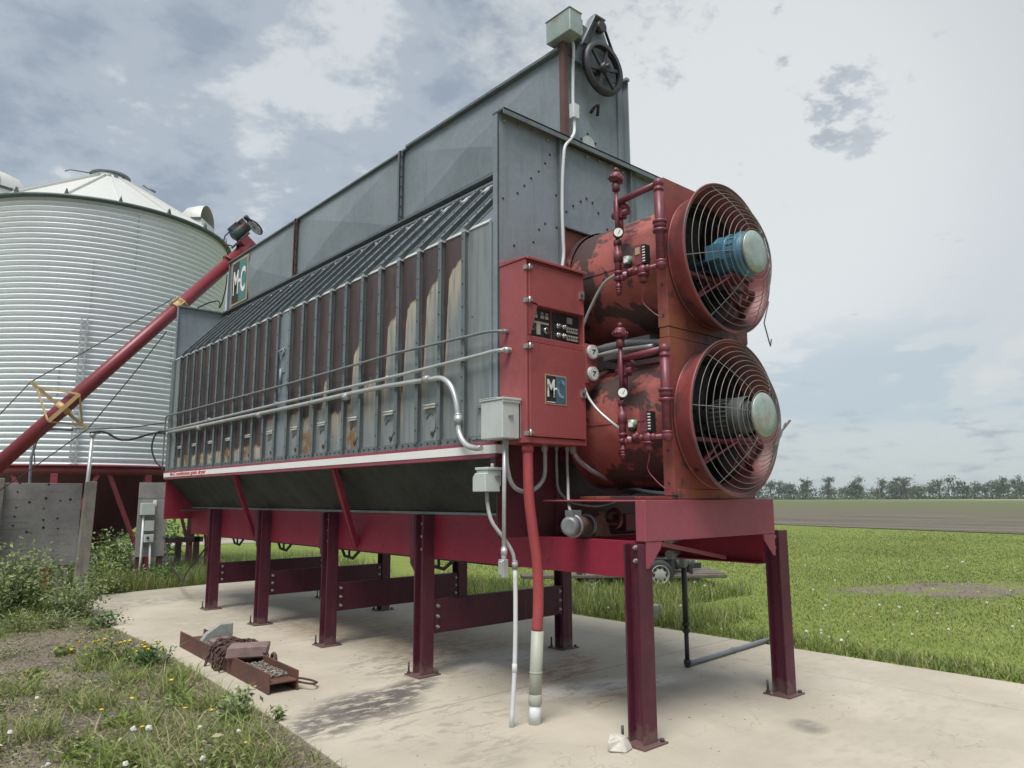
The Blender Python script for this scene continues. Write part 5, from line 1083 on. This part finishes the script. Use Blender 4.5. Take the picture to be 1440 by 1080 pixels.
mb = MB(); mb.box((.06, 12.37, 1.33), (.31, 12.498, 1.56)); mesh_obj('meter_box', mb, 'boxgrey', ub, bev=.006)
mb = MB(); mb.box((.15, 12.40, 1.02), (.32, 12.498, 1.22)); mesh_obj('switch_box', mb, 'boxgrey', ub, bev=.006)
mb = MB(); mb.box((.30, 12.47, 1.50), (.36, 12.498, 1.61)); mesh_obj('switch_box', mb, 'white', ub, bev=.006)
mb = MB(); mb.box((.15, 12.38, .80), (.32, 12.498, .95)); mb.ball((.21, 12.37, .89), .03, 8, 1); mesh_obj('outlet_box', mb, ['boxgrey', 'black'], ub, bev=.006)
mb = MB(); mb.tube([(.12, 12.43, 1.33), (.12, 12.43, .5), (.105, 12.43, 0)], .02, 8); mesh_obj('conduit', mb, 'pvcw', ub)
mb = MB(); mb.tube([(.27, 12.43, .80), (.29, 12.43, .4), (.33, 12.43, .0)], .02, 8); mesh_obj('conduit', mb, 'pvcw', ub)
mb = MB(); mb.prism([(.19, 0), (.32, 0), (.30, .52), (.21, .52)], 'y', 12.5, 12.58); mesh_obj('base_post', mb, 'binred', ub)
mb = MB(); mb.tube([(-.2, 9.2, 1.45), (.15, 8.5, 1.5), (.30, 8.0, 1.52), (.10, 8.35, 1.1), (-.1, 8.9, .55), (.1, 9.8, .28), (.4, 11.0, .25), (.50, 12.0, .5), (.54, 12.5, .9)], .014, 6, 0, 6)
o = mesh_obj('cable', mb, 'rubber', None, org=(.1, 9, .3)); tag(o, 'dark cable sagging from the far dryer leg to the utility board', 'cable')
mb = MB()
for (x_, y_) in ((1.62, 15.2), (2.0, 15.1)): mb.box((x_, y_, 0), (x_ + .12, y_ + .1, .75))
mb.box((.9, 15.1, .62), (2.2, 15.2, .74)); o = mesh_obj('rail_barrier', mb, 'rustpost', None, org=(1.7, 15.1, 0)); tag(o, 'low rust-red rail on short posts seen below the far end wall', 'rail')

# ------------------------------------------------------------------ trailer behind the dryer
tr = thing('flat_trailer', (6.9, 5.0, 0), 'old low flat trailer with white spoked wheel standing in grass behind dryer', 'trailer')
wv_ = Vector((.93, .36, 0)); 
def tw_(a, b, z): return Vector((6.78, 5.0, 0)) + Vector((.80, -.60, 0)) * a + Vector((.60, .80, 0)) * b + up_ * z
mb = MB(); mb.obox(tw_(.0, 1.2, .24), Vector((.80, -.60, 0)) * 1.25, Vector((.60, .80, 0)) * .9, up_ * .02); mb.obox(tw_(.7, .28, .21), Vector((.80, -.60, 0)) * .55, Vector((.6, .8, 0)) * .1, up_ * .03); mb.obox(tw_(-1.5, .3, .24), Vector((.80, -.60, 0)) * 1.0, Vector((.6, .8, 0)) * .2, up_ * .03)
mesh_obj('deck', mb, 'bark', tr, bev=.01)
mb = MB(); mb.obox(tw_(-.6, .9, .34), Vector((.80, -.60, 0)) * 1.6, Vector((.6, .8, 0)) * .03, up_ * .05); mb.obox(tw_(-.6, 1.6, .34), Vector((.80, -.60, 0)) * 1.6, Vector((.6, .8, 0)) * .03, up_ * .05); mb.obox(tw_(-.05, .35, .52), Vector((.8, -.6, 0)) * .42, Vector((.6, .8, 0)) * .14, up_ * .012); mesh_obj('chassis', mb, 'black', tr)
for a in (0.0, -1.25):
    wc = tw_(a, .22, .255); nx = -Vector((.60, .80, 0)); nx = Vector((-.80, -.60, 0))
    nx = Vector((-.60, -.80, 0)); mb = MB(); mb.lathe([(.15, -.09), (.22, -.10), (.25, -.07), (.255, 0), (.25, .07), (.22, .10), (.15, .09)], wc, nx, 32); wh = mesh_obj('wheel', mb, 'tyre', tr)
    mb = MB(); mb.lathe([(.16, .09), (.165, .075), (.14, .05), (.09, .075), (.05, .08), (0, .082)], wc, nx, 32); mb.torus(wc + nx * .085, nx, .16, .012, 32, 6); mesh_obj('rim', mb, 'rimw', wh)
    mb = MB()
    for k in range(8):
        q = (up_ * math.cos(k * .785) + nx.cross(up_) * math.sin(k * .785)) * .115 + nx * .068; mb.cyl(wc + q - nx * .0, wc + q + nx * .008, .022, 10)
    mesh_obj('rim_slots', mb, 'black', wh)
mb = MB(); mb.cyl(tw_(.30, .55, .47), tw_(.72, .55, .47), .16, 20); mb.torus(tw_(.42, .55, .47), (.8, -.6, 0), .162, .012, 24, 6); mb.torus(tw_(.62, .55, .47), (.8, -.6, 0), .162, .012, 24, 6)
mesh_obj('drum', mb, 'drum', tr)
mb = MB(); mb.obox(tw_(.62, .5, .32), Vector((.8, -.6, 0)) * .03, Vector((.6, .8, 0)) * .2, up_ * .09); mb.obox(tw_(.26, .4, .36), Vector((.8, -.6, 0)) * .03, Vector((.6, .8, 0)) * .2, up_ * .15); mb.bar(tw_(.2, .3, .5), tw_(-.3, .6, .65), .05, .05); mesh_obj('stake_irons', mb, 'black', tr)

# ------------------------------------------------------------------ vegetation helpers
def blade_mesh(name, P, Hh, Wd, lean, C, mat, parent=None):
    """P (n,3) bases, heights, widths, lean vectors (n,2); each blade is a bent 5-vertex strip"""
    n = len(P); ang = rng.uniform(0, 2 * np.pi, n); sx_ = np.stack([np.cos(ang), np.sin(ang), np.zeros(n)], 1) * Wd[:, None] / 2
    L3 = np.concatenate([lean, np.zeros((n, 1))], 1)
    mid = P + L3 * .35 + np.array([0, 0, 1]) * (Hh * .58)[:, None]; tip = P + L3 + np.array([0, 0, 1]) * Hh[:, None]
    V = np.stack([P - sx_, P + sx_, mid + sx_ * .8, mid - sx_ * .8, tip], 1).reshape(-1, 3)
    k = np.arange(n)[:, None] * 5
    me = bpy.data.meshes.new(name); me.vertices.add(n * 5); me.vertices.foreach_set('co', V.ravel())
    li = np.concatenate([k + np.array([[0, 1, 2, 3]]), k + np.array([[3, 2, 4]])], 1).ravel()
    me.loops.add(n * 7); me.loops.foreach_set('vertex_index', li.astype(np.int32)); me.polygons.add(n * 2)
    st_ = (np.arange(n)[:, None] * 7 + np.array([[0, 4]])).ravel(); me.polygons.foreach_set('loop_start', st_.astype(np.int32))
    try: me.polygons.foreach_set('loop_total', np.tile([4, 3], n).astype(np.int32))
    except Exception: pass
    ca = me.color_attributes.new('Col', 'FLOAT_COLOR', 'POINT'); CC = np.repeat(np.concatenate([C, np.ones((n, 1))], 1), 5, 0).reshape(n, 5, 4); CC[:, :2, :3] *= .75; ca.data.foreach_set('color', CC.astype(np.float32).ravel())
    me.materials.append(M[mat]); me.update(calc_edges=True); me.validate()
    ob = bpy.data.objects.new(name, me); COL.objects.link(ob)
    if parent: ob.parent = parent
    return ob
def leaf_arrays(P, size, C, flat=.5):
    """diamond leaves with a fold; returns verts, faces, cols"""
    n = len(P); N = rng.normal(size=(n, 3)); N[:, 2] = np.abs(N[:, 2]) + flat; N /= np.linalg.norm(N, axis=1)[:, None]
    T = rng.normal(size=(n, 3)); T -= N * (T * N).sum(1)[:, None]; T /= np.linalg.norm(T, axis=1)[:, None]; B_ = np.cross(N, T)
    s = size[:, None]; V = np.stack([P - T * s, P - B_ * s * .45 + N * s * .12, P + T * s, P + B_ * s * .45 + N * s * .12], 1).reshape(-1, 3)
    k = np.arange(n)[:, None] * 4; F = (k + np.array([[0, 1, 2, 3]]))
    return V, F, np.repeat(np.concatenate([C, np.ones((n, 1))], 1), 4, 0)
def leaf_obj(name, V, F, Cc, mat, parent=None, org=None):
    o0 = np.array(ORG[parent.name] if parent else (org if org is not None else (0, 0, 0)), float)
    me = bpy.data.meshes.new(name); n = len(V); m_ = len(F); me.vertices.add(n); me.vertices.foreach_set('co', (V - o0).ravel())
    me.loops.add(m_ * 4); me.loops.foreach_set('vertex_index', F.ravel().astype(np.int32)); me.polygons.add(m_); me.polygons.foreach_set('loop_start', (np.arange(m_) * 4).astype(np.int32))
    try: me.polygons.foreach_set('loop_total', np.full(m_, 4, np.int32))
    except Exception: pass
    ca = me.color_attributes.new('Col', 'FLOAT_COLOR', 'POINT'); ca.data.foreach_set('color', Cc.astype(np.float32).ravel())
    me.materials.append(M[mat]); me.update(calc_edges=True)
    ob = bpy.data.objects.new(name, me); COL.objects.link(ob); ORG[ob.name] = Vector(o0)
    if parent: ob.parent = parent
    else: ob.location = o0
    return ob
GREENS = np.array([(.15, .215, .05), (.20, .265, .065), (.235, .275, .08), (.115, .17, .045), (.26, .275, .105), (.165, .225, .06)])
DRY = np.array([(.44, .38, .24), (.36, .29, .18), (.52, .47, .31)])
def colr(n, dry=.06, pal=GREENS, k=1.0):
    c = pal[rng.integers(len(pal), size=n)] * rng.uniform(.75, 1.25, (n, 1)) * k
    d = rng.uniform(size=n) < dry; c[d] = DRY[rng.integers(len(DRY), size=d.sum())] * rng.uniform(.7, 1.1, (d.sum(), 1)); return c
def inpad(x, y):
    xl = np.interp(y, [p[1] for p in PADL], [p[0] for p in PADL]); return (x > xl) & (x < 3.70 + (y < -1) * .02) & (y > -3.6) & (y < np.where(x < 1.2, 11.09 + (x + .83) * .17, 11.45 + (x - 1.2) * .23))

# lawn to the right and behind, denser close by
def cand(n, dmin, dmax, amin, amax):
    d = np.sqrt(rng.uniform(dmin ** 2, dmax ** 2, n)); a = rng.uniform(amin, amax, n)
    f = np.array([CF.x, CF.y]) / math.hypot(CF.x, CF.y); r = np.array([f[1], -f[0]])
    return CAM.x + d * (np.cos(a) * f[0] + np.sin(a) * r[0]), CAM.y + d * (np.cos(a) * f[1] + np.sin(a) * r[1]), d
def dirt(x, y):
    ddx, ddy = x - 10.9, y - 1.25; u_ = ddx * .8 - ddy * .6; v_ = ddx * .6 + ddy * .8; return (u_ / 2.3) ** 2 + (v_ / .95) ** 2 < 1
x, y, d = cand(380000, 5.5, 44, R(-6), R(46))
ok = ~inpad(x, y) & (x > 3.5) & (x < ex(y) - .5) & ~(dirt(x, y) & (rng.uniform(size=len(x)) < .85)) & (rng.uniform(size=len(x)) < np.clip(12 / d, .15, 1) * np.clip((44 - d) / 16, 0, 1)); x, y, d = x[ok], y[ok], d[ok]
n = len(x); edge = np.clip(1 - (x - 3.6) / .9, 0, 1) * (x < 4.6); h = rng.uniform(.016, .042, n) * (1 + 3.2 * edge * rng.uniform(size=n))
clump = .75 + .5 * (np.sin(x * 1.7 + np.sin(y * 1.3) * 2) * np.sin(y * 1.1 + 1.0) * .5 + .5)
kind(tag(blade_mesh('lawn_grass', np.stack([x, y, np.zeros(n)], 1), h * clump, (.003 + .0007 * d), rng.normal(0, .022, (n, 2)) + .01, colr(n, .05, k=1.0) * clump[:, None] ** .5 * (1 + .22 * (np.sin(x * .55 + 1.3 * np.sin(y * .43)) * np.sin(y * .7 + x * .21)))[:, None] * np.array([1.0, .98, .95]), 'grass'), 'mown green lawn grass right of and behind the concrete pad', 'grass'), 'stuff')
# taller weeds between pad and trailer, behind the dryer and along the far pad edge
x = np.concatenate([rng.uniform(5.2, 7.4, 5000), rng.uniform(-1.2, 3.5, 5000), rng.uniform(3.66, 5.2, 6000), rng.uniform(-1, 5, 9000), rng.uniform(3.65, 4.2, 3500)]); y = np.concatenate([rng.uniform(3.6, 6.2, 5000), rng.uniform(11.1, 12.6, 5000), rng.uniform(2.2, 9, 6000), rng.uniform(11.0, 15.5, 9000), rng.uniform(-3, 4, 3500)])
ok = ~inpad(x, y); x, y = x[ok], y[ok]; n = len(x); h = rng.uniform(.10, .30, n) * (.6 + .4 * np.sin(x * 3 + y * 2.1) ** 2) * np.where(y < 2.2, .6, 1); h *= np.where(y > 10.9, 1.5, 1)
kind(tag(blade_mesh('tall_grass', np.stack([x, y, np.zeros(n)], 1), h, rng.uniform(.006, .016, n), rng.normal(0, .07, (n, 2)), colr(n, .14, k=1.12), 'grass'), 'taller uncut grass and weeds along the back edges of the pad', 'grass'), 'stuff')
# weedy ground at the near left
x = rng.uniform(-5.5, -1.45, 85000); y = rng.uniform(.2, 12.5, 85000)
nz = np.sin(x * 2.3 + 1.7 * np.sin(y * 1.9)) * np.sin(y * 2.7 + 1.3 * np.sin(x * 3.1)) + .5 * np.sin(x * 5.1 + y * 3.7)
ok = ~inpad(x, y) & (nz > rng.uniform(-.9, 1.0, len(x)) + np.where((y > 5.2) & (y < 8.3), .75, 0)); ok &= (rng.uniform(size=len(x)) < np.where(y > 8, .7, np.where(x < -2.6, .62, .45))); x, y = x[ok], y[ok]; n = len(x)
h = rng.uniform(.02, .10, n) * np.where(y > 8, 2.4, 1)
kind(tag(blade_mesh('weedy_grass', np.stack([x, y, np.zeros(n)], 1), h, rng.uniform(.004, .011, n), rng.normal(0, .055, (n, 2)), colr(n, .13, k=1.18), 'grass'), 'patchy grass and low weeds on bare soil left of the pad', 'grass'), 'stuff')
x = rng.uniform(-5.2, -1.40, 52000); y = rng.uniform(.2, 9.5, 52000)
nz = np.sin(x * 3.1 + 1.3 * np.sin(y * 2.3)) * np.sin(y * 2.9 + 1.1 * np.sin(x * 2.7)) + .6 * np.sin(x * 7.3 + y * 4.1) * np.sin(y * 6.1 - x * 2.2)
ok = ~inpad(x + .06, y) & (nz > rng.uniform(-.9, .95, len(x)) + np.where((y > 5.0) & (y < 8.2), .8, 0) * (x < -1.75)); x, y = x[ok], y[ok]; n = len(x)
OLV = np.array([(.14, .17, .065), (.19, .22, .09), (.11, .15, .05), (.24, .25, .12), (.09, .12, .045)])
V, F, Cc = leaf_arrays(np.stack([x, y, rng.uniform(.005, .05, n) + .05 * np.clip(nz[ok], 0, 1)], 1), rng.uniform(.009, .024, n), colr(n, .16, OLV * 1.12), 1.2)
kind(tag(leaf_obj('low_weeds', V, F, Cc, 'leaf'), 'mat of small leafy weeds and dead bits over the soil left of the pad', 'weeds'), 'stuff')
n = 5200; x = rng.uniform(-4.8, -1.45, n); y = rng.uniform(.2, 9, n); okk = ~inpad(x + .12, y); x, y = x[okk], y[okk]; n = len(x); le = rng.normal(0, 1, (n, 2)); le /= np.linalg.norm(le, axis=1)[:, None]
kind(tag(blade_mesh('dead_straw', np.stack([x, y, np.full(n, .006)], 1), rng.uniform(.005, .04, n), rng.uniform(.003, .006, n), le * rng.uniform(.05, .22, (n, 1)), colr(n, 1.0), 'grass'), 'flattened dead straw lying over the soil left of the pad', 'straw'), 'stuff')
# long arching blades in tussocks
tc = np.array([(-1.95, 3.55), (-2.1, 4.2), (-1.85, 2.9), (-2.4, 2.7), (-1.75, 4.0), (-2.55, 3.5), (-2.2, 2.25), (-3.0, 3.0), (-2.7, 2.0), (-1.95, 1.9), (-2.9, 4.4), (-1.78, 5.2), (-2.2, 5.0), (-2.45, 1.5), (-2.05, 1.4)])
ii = rng.integers(len(tc), size=2600); x = tc[ii, 0] + rng.normal(0, .10, 2600); y = tc[ii, 1] + rng.normal(0, .12, 2600); n = 2600; le = rng.normal(0, 1, (n, 2)); le /= np.linalg.norm(le, axis=1)[:, None]
okk = ~inpad(x, y); x, y, le = x[okk], y[okk], le[okk]; n = len(x)
kind(tag(blade_mesh('tussock_grass', np.stack([x, y, np.zeros(n)], 1), rng.uniform(.06, .20, n), rng.uniform(.004, .010, n), le * rng.uniform(.08, .30, (n, 1)), colr(n, .20, k=1.3), 'grass'), 'long arching tufts of grass along the left pad edge', 'grass'), 'stuff')
x = rng.uniform(-4.5, -1.45, 26000); y = rng.uniform(.2, 8.8, 26000); ok = ~inpad(x + .12 * rng.uniform(size=len(x)) ** 3, y); x, y = x[ok], y[ok]
kind(tag(pebbles('loose_gravel', np.stack([x, y, np.full(len(x), .003)], 1)[:9000], rng.uniform(.004, .015, 9000) * rng.uniform(.5, 1.3, 9000), np.concatenate([gcol, gcol * .6, [(.14, .11, .08), (.10, .08, .06)]])), 'small stones and clods on the bare soil at the left', 'gravel'), 'stuff')
mb_pts = [(random.uniform(-1.4, 3.5), random.uniform(-1.5, 9), .02) for k in range(160)]
kind(tag(pebbles('pad_grit', mb_pts, rng.uniform(.003, .010, 160), gcol), 'scattered grit on the concrete pad', 'grit'), 'stuff')

def plant(name, c, hgt, rad, nleaf, lsize, label, cat, group=None, pal=GREENS, flowers=0, stems=9, k=1.0, low=.05, wspread=1.0):
    c = np.array(c, float); t = thing(name, tuple(c), label, cat, group)
    mb = MB(); tips = []
    for i in range(stems):
        a = rng.uniform(0, 6.28); rr = rad * math.sqrt(rng.uniform(.02, 1)); hh = hgt * rng.uniform(.55, 1.0) * (1 - .35 * (rr / rad) ** 2)
        tip = c + np.array([math.cos(a) * rr, math.sin(a) * rr, hh]); midp = c + np.array([math.cos(a) * rr * .4, math.sin(a) * rr * .4, hh * .55]); base = c + np.array([math.cos(a) * rr * .12, math.sin(a) * rr * .12, 0])
        tips.append((base, midp, tip)); mb.tube([base, midp, tip], [.004 + .004 * hgt, .003 + .003 * hgt, .002], 5, 0, 0)
    mesh_obj('stems', mb, 'bark' if hgt > .8 else 'pvcg', t)
    ti = rng.integers(stems, size=nleaf); u_ = rng.uniform(low, 1, nleaf) ** .8
    B0 = np.array([q[0] for q in tips])[ti]; B1 = np.array([q[1] for q in tips])[ti]; B2 = np.array([q[2] for q in tips])[ti]; u2 = u_[:, None]
    P = (1 - u2) ** 2 * B0 + 2 * u2 * (1 - u2) * B1 + u2 ** 2 * B2 + rng.normal(0, 1, (nleaf, 3)) * (rad * .22 * wspread) * np.array([1, 1, .6]); P[:, 2] = np.maximum(P[:, 2], c[2] + .01)
    V, F, Cc = leaf_arrays(P, lsize * rng.uniform(.5, 1.2, nleaf), colr(nleaf, .03, pal, k)); leaf_obj('foliage', V, F, Cc, 'leaf', t)
    if flowers:
        M['yflower'] = M.get('yflower') or material('yellow_petal', (.72, .50, .03), .6, 0, .1, 20)
        for i in range(flowers):
            mb = MB(); q = Vector(tips[i % stems][2]) + Vector(rng.normal(0, .25, 3)) * rad * .5 + Vector((0, 0, .05)); mb.ball(q, .017, 8, 0, (1, 1, .55), .2)
            mb.ball(q + Vector((.004, .0, -.010)), .012, 6, 0, (1, 1, .8), .2)
            mesh_obj('flower_head', mb, 'yflower', t)
    return t
SAGE = np.array([(.17, .235, .08), (.22, .275, .105), (.135, .20, .07), (.26, .30, .14)])
DARKG = np.array([(.075, .145, .04), (.10, .18, .05), (.13, .215, .065)])
G = 'shrubs by the plywood wall'
plant('shrub', (-2.35, 9.4, 0), 1.15, .68, 3400, .036, 'bushy green shrub in front of the plywood sheet', 'shrub', G, SAGE, 0, 26)
plant('shrub', (-1.66, 8.8, 0), .66, .54, 1900, .031, 'lower shrub with reddish stems spilling over the pad corner', 'shrub', G, SAGE, 0, 20)
plant('shrub', (-2.95, 8.9, 0), .95, .62, 2600, .034, 'leafy shrub at the left border of the picture', 'shrub', G, SAGE, 0, 20)
plant('shrub', (-1.15, 11.45, 0), .85, .42, 1200, .034, 'upright weed shrub at the foot of the timber post', 'shrub', G, SAGE, 0, 16)
plant('shrub', (-.55, 12.1, 0), .62, .50, 1100, .040, 'weed bush between plywood post and utility board', 'shrub', None, GREENS, 0, 16)
plant('shrub', (-.25, 13.0, 0), 1.15, .55, 1500, .055, 'light green bush with white blossoms beside the bin hopper', 'shrub', None, np.array([(.14, .22, .06), (.19, .27, .09), (.25, .31, .16)]), 0, 18)
plant('shrub', (.45, 12.05, 0), .40, .5, 1000, .045, 'dark leafy weeds below the utility board', 'shrub', None, DARKG, 0, 16)
plant('shrub', (2.6, 20.0, 0), 1.1, 1.2, 1600, .07, 'distant dark bush seen under the far end wall', 'shrub', None, DARKG, 0, 18)
plant('shrub', (-.75, 11.25, 0), .45, .42, 900, .03, 'small weed clump on the far left pad edge', 'shrub', None, GREENS, 0, 14)
G = 'weed clumps left of the pad'
for i, (px, py, ph, pr) in enumerate([(-2.45, 8.0, .34, .34), (-3.0, 7.7, .36, .4), (-2.0, 7.95, .26, .28), (-3.4, 5.9, .2, .3), (-3.2, 1.5, .22, .2), (-2.75, 1.25, .2, .2), (-2.3, 1.05, .16, .2)]):
    plant('weed_clump', (px, py, 0), ph, pr, 520, .022, 'clump of leafy green weeds on the soil left of the pad', 'weeds', G, [GREENS, SAGE, OLV * 1.2][i % 3], 0, 12)
G = 'yellow flowering plants'
plant('flowering_plant', (-1.78, 4.72, 0), .26, .24, 700, .026, 'dark green plant topped with yellow flowers beside the rusty beam', 'flower plant', G, DARKG, 9, 16)
plant('flowering_plant', (-2.08, 5.25, 0), .24, .28, 700, .026, 'spreading yellow flowered plant left of the dark green one', 'flower plant', G, GREENS, 9, 16)
plant('leafy_weed', (-1.82, 2.35, 0), .27, .17, 420, .028, 'leafy broad-leaved weed at the pad corner by the rusty beam end', 'weed', None, SAGE, 0, 12, 1.15)
plant('leafy_weed', (-1.60, 2.15, .0), .17, .07, 90, .024, 'small sprig growing at the pad edge right of the leafy weed', 'weed', None, SAGE, 0, 4, 1.1)
plant('leafy_weed', (-1.55, 7.6, 0), .22, .25, 420, .03, 'low green weed creeping onto the pad edge below the shrubs', 'weed', None, DARKG, 0, 12)
for (cx, cy) in ((-2.5, 2.9), (-2.9, 2.3), (-2.15, 1.65), (-1.95, 3.15), (-3.2, 3.9), (-2.7, 4.9), (-2.3, 6.0), (-3.3, 2.9), (-2.6, 1.9)):
    o = plant('rosette_weed', (cx, cy, 0), .09, .17, 130, .035, 'low broad-leaved weed rosette on bare soil left of the pad', 'weed', 'low weed rosettes on the soil', GREENS, 0, 7)

# dandelions: one white clock, one yellow bloom, copied
M['puff'] = material('seed_head', (.60, .585, .54), .9, 0, .2, 40)
M['yflower'] = M.get('yflower') or material('yellow_petal', (.72, .50, .03), .6, 0, .1, 20)
def dandelion(white, loc, hgt, sc, label, group):
    t = thing('dandelion', loc, label, 'dandelion', group); loc = Vector(loc)
    mb = MB(); mb.tube([loc, loc + Vector((.01, .005, hgt * .6)), loc + Vector((.02, 0, hgt))], [.003, .0025, .002], 5); mesh_obj('stem', mb, 'pvcg', t)
    mb = MB(); c = loc + Vector((.02, 0, hgt))
    if white: mb.ball(c, .019 * sc, 10, 0, (1, 1, .9), .25)
    else: mb.lathe([(0, .006), (.012, .004), (.020, .0), (.010, -.006), (.002, -.010)], c, (.1, -.1, 1), 12)
    mesh_obj('head', mb, 'puff' if white else 'yflower', t); return t
protoW = dandelion(True, (-2.62, 2.12, 0), .16, 1.1, 'larger white dandelion seed head in left foreground weeds', None)
protoW['label'] = 'round white dandelion clock in the left foreground, left of a close pair'
def dup(src, loc, rz, sc, label, group):
    r = src.copy(); COL.objects.link(r); r.location = loc; r.rotation_euler = (0, 0, rz); r.scale = (sc,) * 3
    r['label'] = label
    if group: r['group'] = group
    elif 'group' in r: del r['group']
    for ch in src.children:
        c = ch.copy(); COL.objects.link(c); c.parent = r
    return r
kids = list(protoW.children)
dup(protoW, (-2.54, 2.02, 0), 1.0, 1.05, 'round white dandelion clock in the left foreground, right of a close pair', None)
protoY = dandelion(False, (-2.35, 3.2, 0), .10, 1, 'yellow dandelion bloom in the weeds left of the pad', 'yellow dandelions left of the pad')
for (px, py) in ((-3.2, 2.75), (-3.1, 1.9), (-2.8, 1.55), (-2.2, 2.0), (-2.9, 3.7), (-3.5, 3.1), (-2.4, 1.35), (-2.05, 1.75), (-3.4, 4.6)):
    dup(protoW, (px, py, 0), random.uniform(0, 6), random.uniform(.6, .85), 'small white dandelion head among the weeds left of the pad', 'white dandelions left of the pad')
for (px, py) in ((-2.1, 2.6), (-1.98, 2.5), (-2.6, 3.0), (-1.92, 3.6), (-2.05, 1.6), (-2.45, 2.4)):
    dup(protoY, (px, py, 0), random.uniform(0, 6), random.uniform(.8, 1.1), 'yellow dandelion bloom in the weeds left of the pad', 'yellow dandelions left of the pad')
cnt = 0
while cnt < 150:
    x, y, d = cand(1, 6.5, 22, R(0), R(36)); x, y, d = float(x[0]), float(y[0]), float(d[0])
    if x < 3.72 or inpad(np.array([x]), np.array([y]))[0] or random.random() > (7.5 / d) ** 1.3: continue
    wht = random.random() < .62
    dup(protoW if wht else protoY, (x, y, 0), random.uniform(0, 6), random.uniform(.4, .85) * (1 + d * .008), 'white dandelion seed head dotting the lawn right of the pad' if wht else 'yellow dandelion bloom dotting the lawn right of the pad', 'white dandelions on the lawn' if wht else 'yellow dandelions on the lawn'); cnt += 1

# ------------------------------------------------------------------ shelter belt far across the field
TREEC = np.array([(.075, .115, .060), (.09, .135, .070), (.11, .155, .080), (.06, .095, .052)])
def far_tree(loc, hgt, wd, bare, label, group):
    loc = np.array(loc, float); t = thing('tree', tuple(loc), label, 'tree', group)
    mb = MB(); th = hgt * rng.uniform(.28, .40); mb.tube([loc, loc + [0, 0, th], loc + [rng.normal(0, .4), rng.normal(0, .4), hgt * .8]], [.28, .2, .06], 6)
    lobes = []
    for i in range(int(7 + bare * 3)):
        a = rng.uniform(0, 6.28); rr = wd * rng.uniform(.1, .5); zz = hgt * rng.uniform(.38, .95) * (1 - .25 * rr / wd)
        e = loc + [math.cos(a) * rr, math.sin(a) * rr, zz]; lobes.append((e, rng.uniform(.55, 1.15))); mb.tube([loc + [0, 0, th * rng.uniform(.7, 1.4)], e], [.12, .03], 5)
    mesh_obj('trunk', mb, 'bark', t)
    nl = 520; ii = rng.integers(len(lobes), size=nl); P = np.array([lobes[i][0] for i in ii]) + rng.normal(0, 1, (nl, 3)) * (np.array([lobes[i][1] for i in ii])[:, None]) * np.array([.85, .85, .55])
    V, F, Cc = leaf_arrays(P, rng.uniform(.22, .50, nl), colr(nl, .0, TREEC), .2); leaf_obj('crown', V, F, Cc, 'treeleaf', t); return t
T0, T1 = np.array([262., 205.]), np.array([345., 10.])
nt = 84; LB = 'green field tree in the shelter belt along the far horizon'
for i in range(nt):
    t_ = (i + rng.uniform(-.35, .35)) / nt; p = T0 + (T1 - T0) * t_ + rng.normal(0, 4, 2); h = rng.uniform(6.2, 9.8) * (.72 if rng.uniform() < .35 else 1) * (1.18 if i in (27, 29, 34, 35) else 1)
    o = far_tree((p[0], p[1], 0), h, rng.uniform(4.2, 6.6), 1, LB, 'shelter belt trees on the horizon')
nb_ = 15000; t_ = rng.uniform(-.15, 1.1, nb_); P = np.stack([T0[0] + (T1[0] - T0[0]) * t_ + rng.normal(0, 4, nb_) - 4, T0[1] + (T1[1] - T0[1]) * t_ + rng.normal(0, 3, nb_), rng.uniform(0, 1, nb_) ** 1.6 * (3.6 + .8 * np.sin(t_ * 40) + .6 * np.sin(t_ * 97))], 1)
V, F, Cc = leaf_arrays(P, rng.uniform(.3, .65, nb_), colr(nb_, .0, TREEC, .85), .1)
kind(tag(leaf_obj('hedge_undergrowth', V, F, Cc, 'treeleaf'), 'dark continuous undergrowth at the feet of the shelter belt', 'hedge'), 'stuff')
for t_ in (.17, .43, .66, .88):
    p = T0 + (T1 - T0) * t_; p = p * .93; mb = MB(); mb.tube([(p[0], p[1], 0), (p[0], p[1], 8.2)], [.16, .11], 8); mb.box((p[0] - .05, p[1] - .9, 7.6), (p[0] + .05, p[1] + .9, 7.75))
    o = mesh_obj('power_pole', mb, 'timber', None, org=(p[0], p[1], 0)); tag(o, 'thin wooden power pole standing before the far shelter belt', 'power pole', 'power poles on the horizon')

# ------------------------------------------------------------------ thin air between here and the shelter belt
hz = bpy.data.materials.new('haze_air'); hz.use_nodes = True; hn = hz.node_tree.nodes; hn.remove(hn['Principled BSDF'])
pv = hn.new('ShaderNodeVolumePrincipled'); pv.inputs['Color'].default_value = (.86, .92, .96, 1); pv.inputs['Density'].default_value = .00045; pv.inputs['Anisotropy'].default_value = .2
hz.node_tree.links.new(pv.outputs[0], hn['Material Output'].inputs['Volume']); M['haze'] = hz
mb = MB(); mb.box((-1000, -1000, -1), (1000, 1000, 13)); kind(tag(mesh_obj('haze', mb, 'haze'), 'thin pale haze over the field towards the shelter belt', 'haze'), 'stuff')
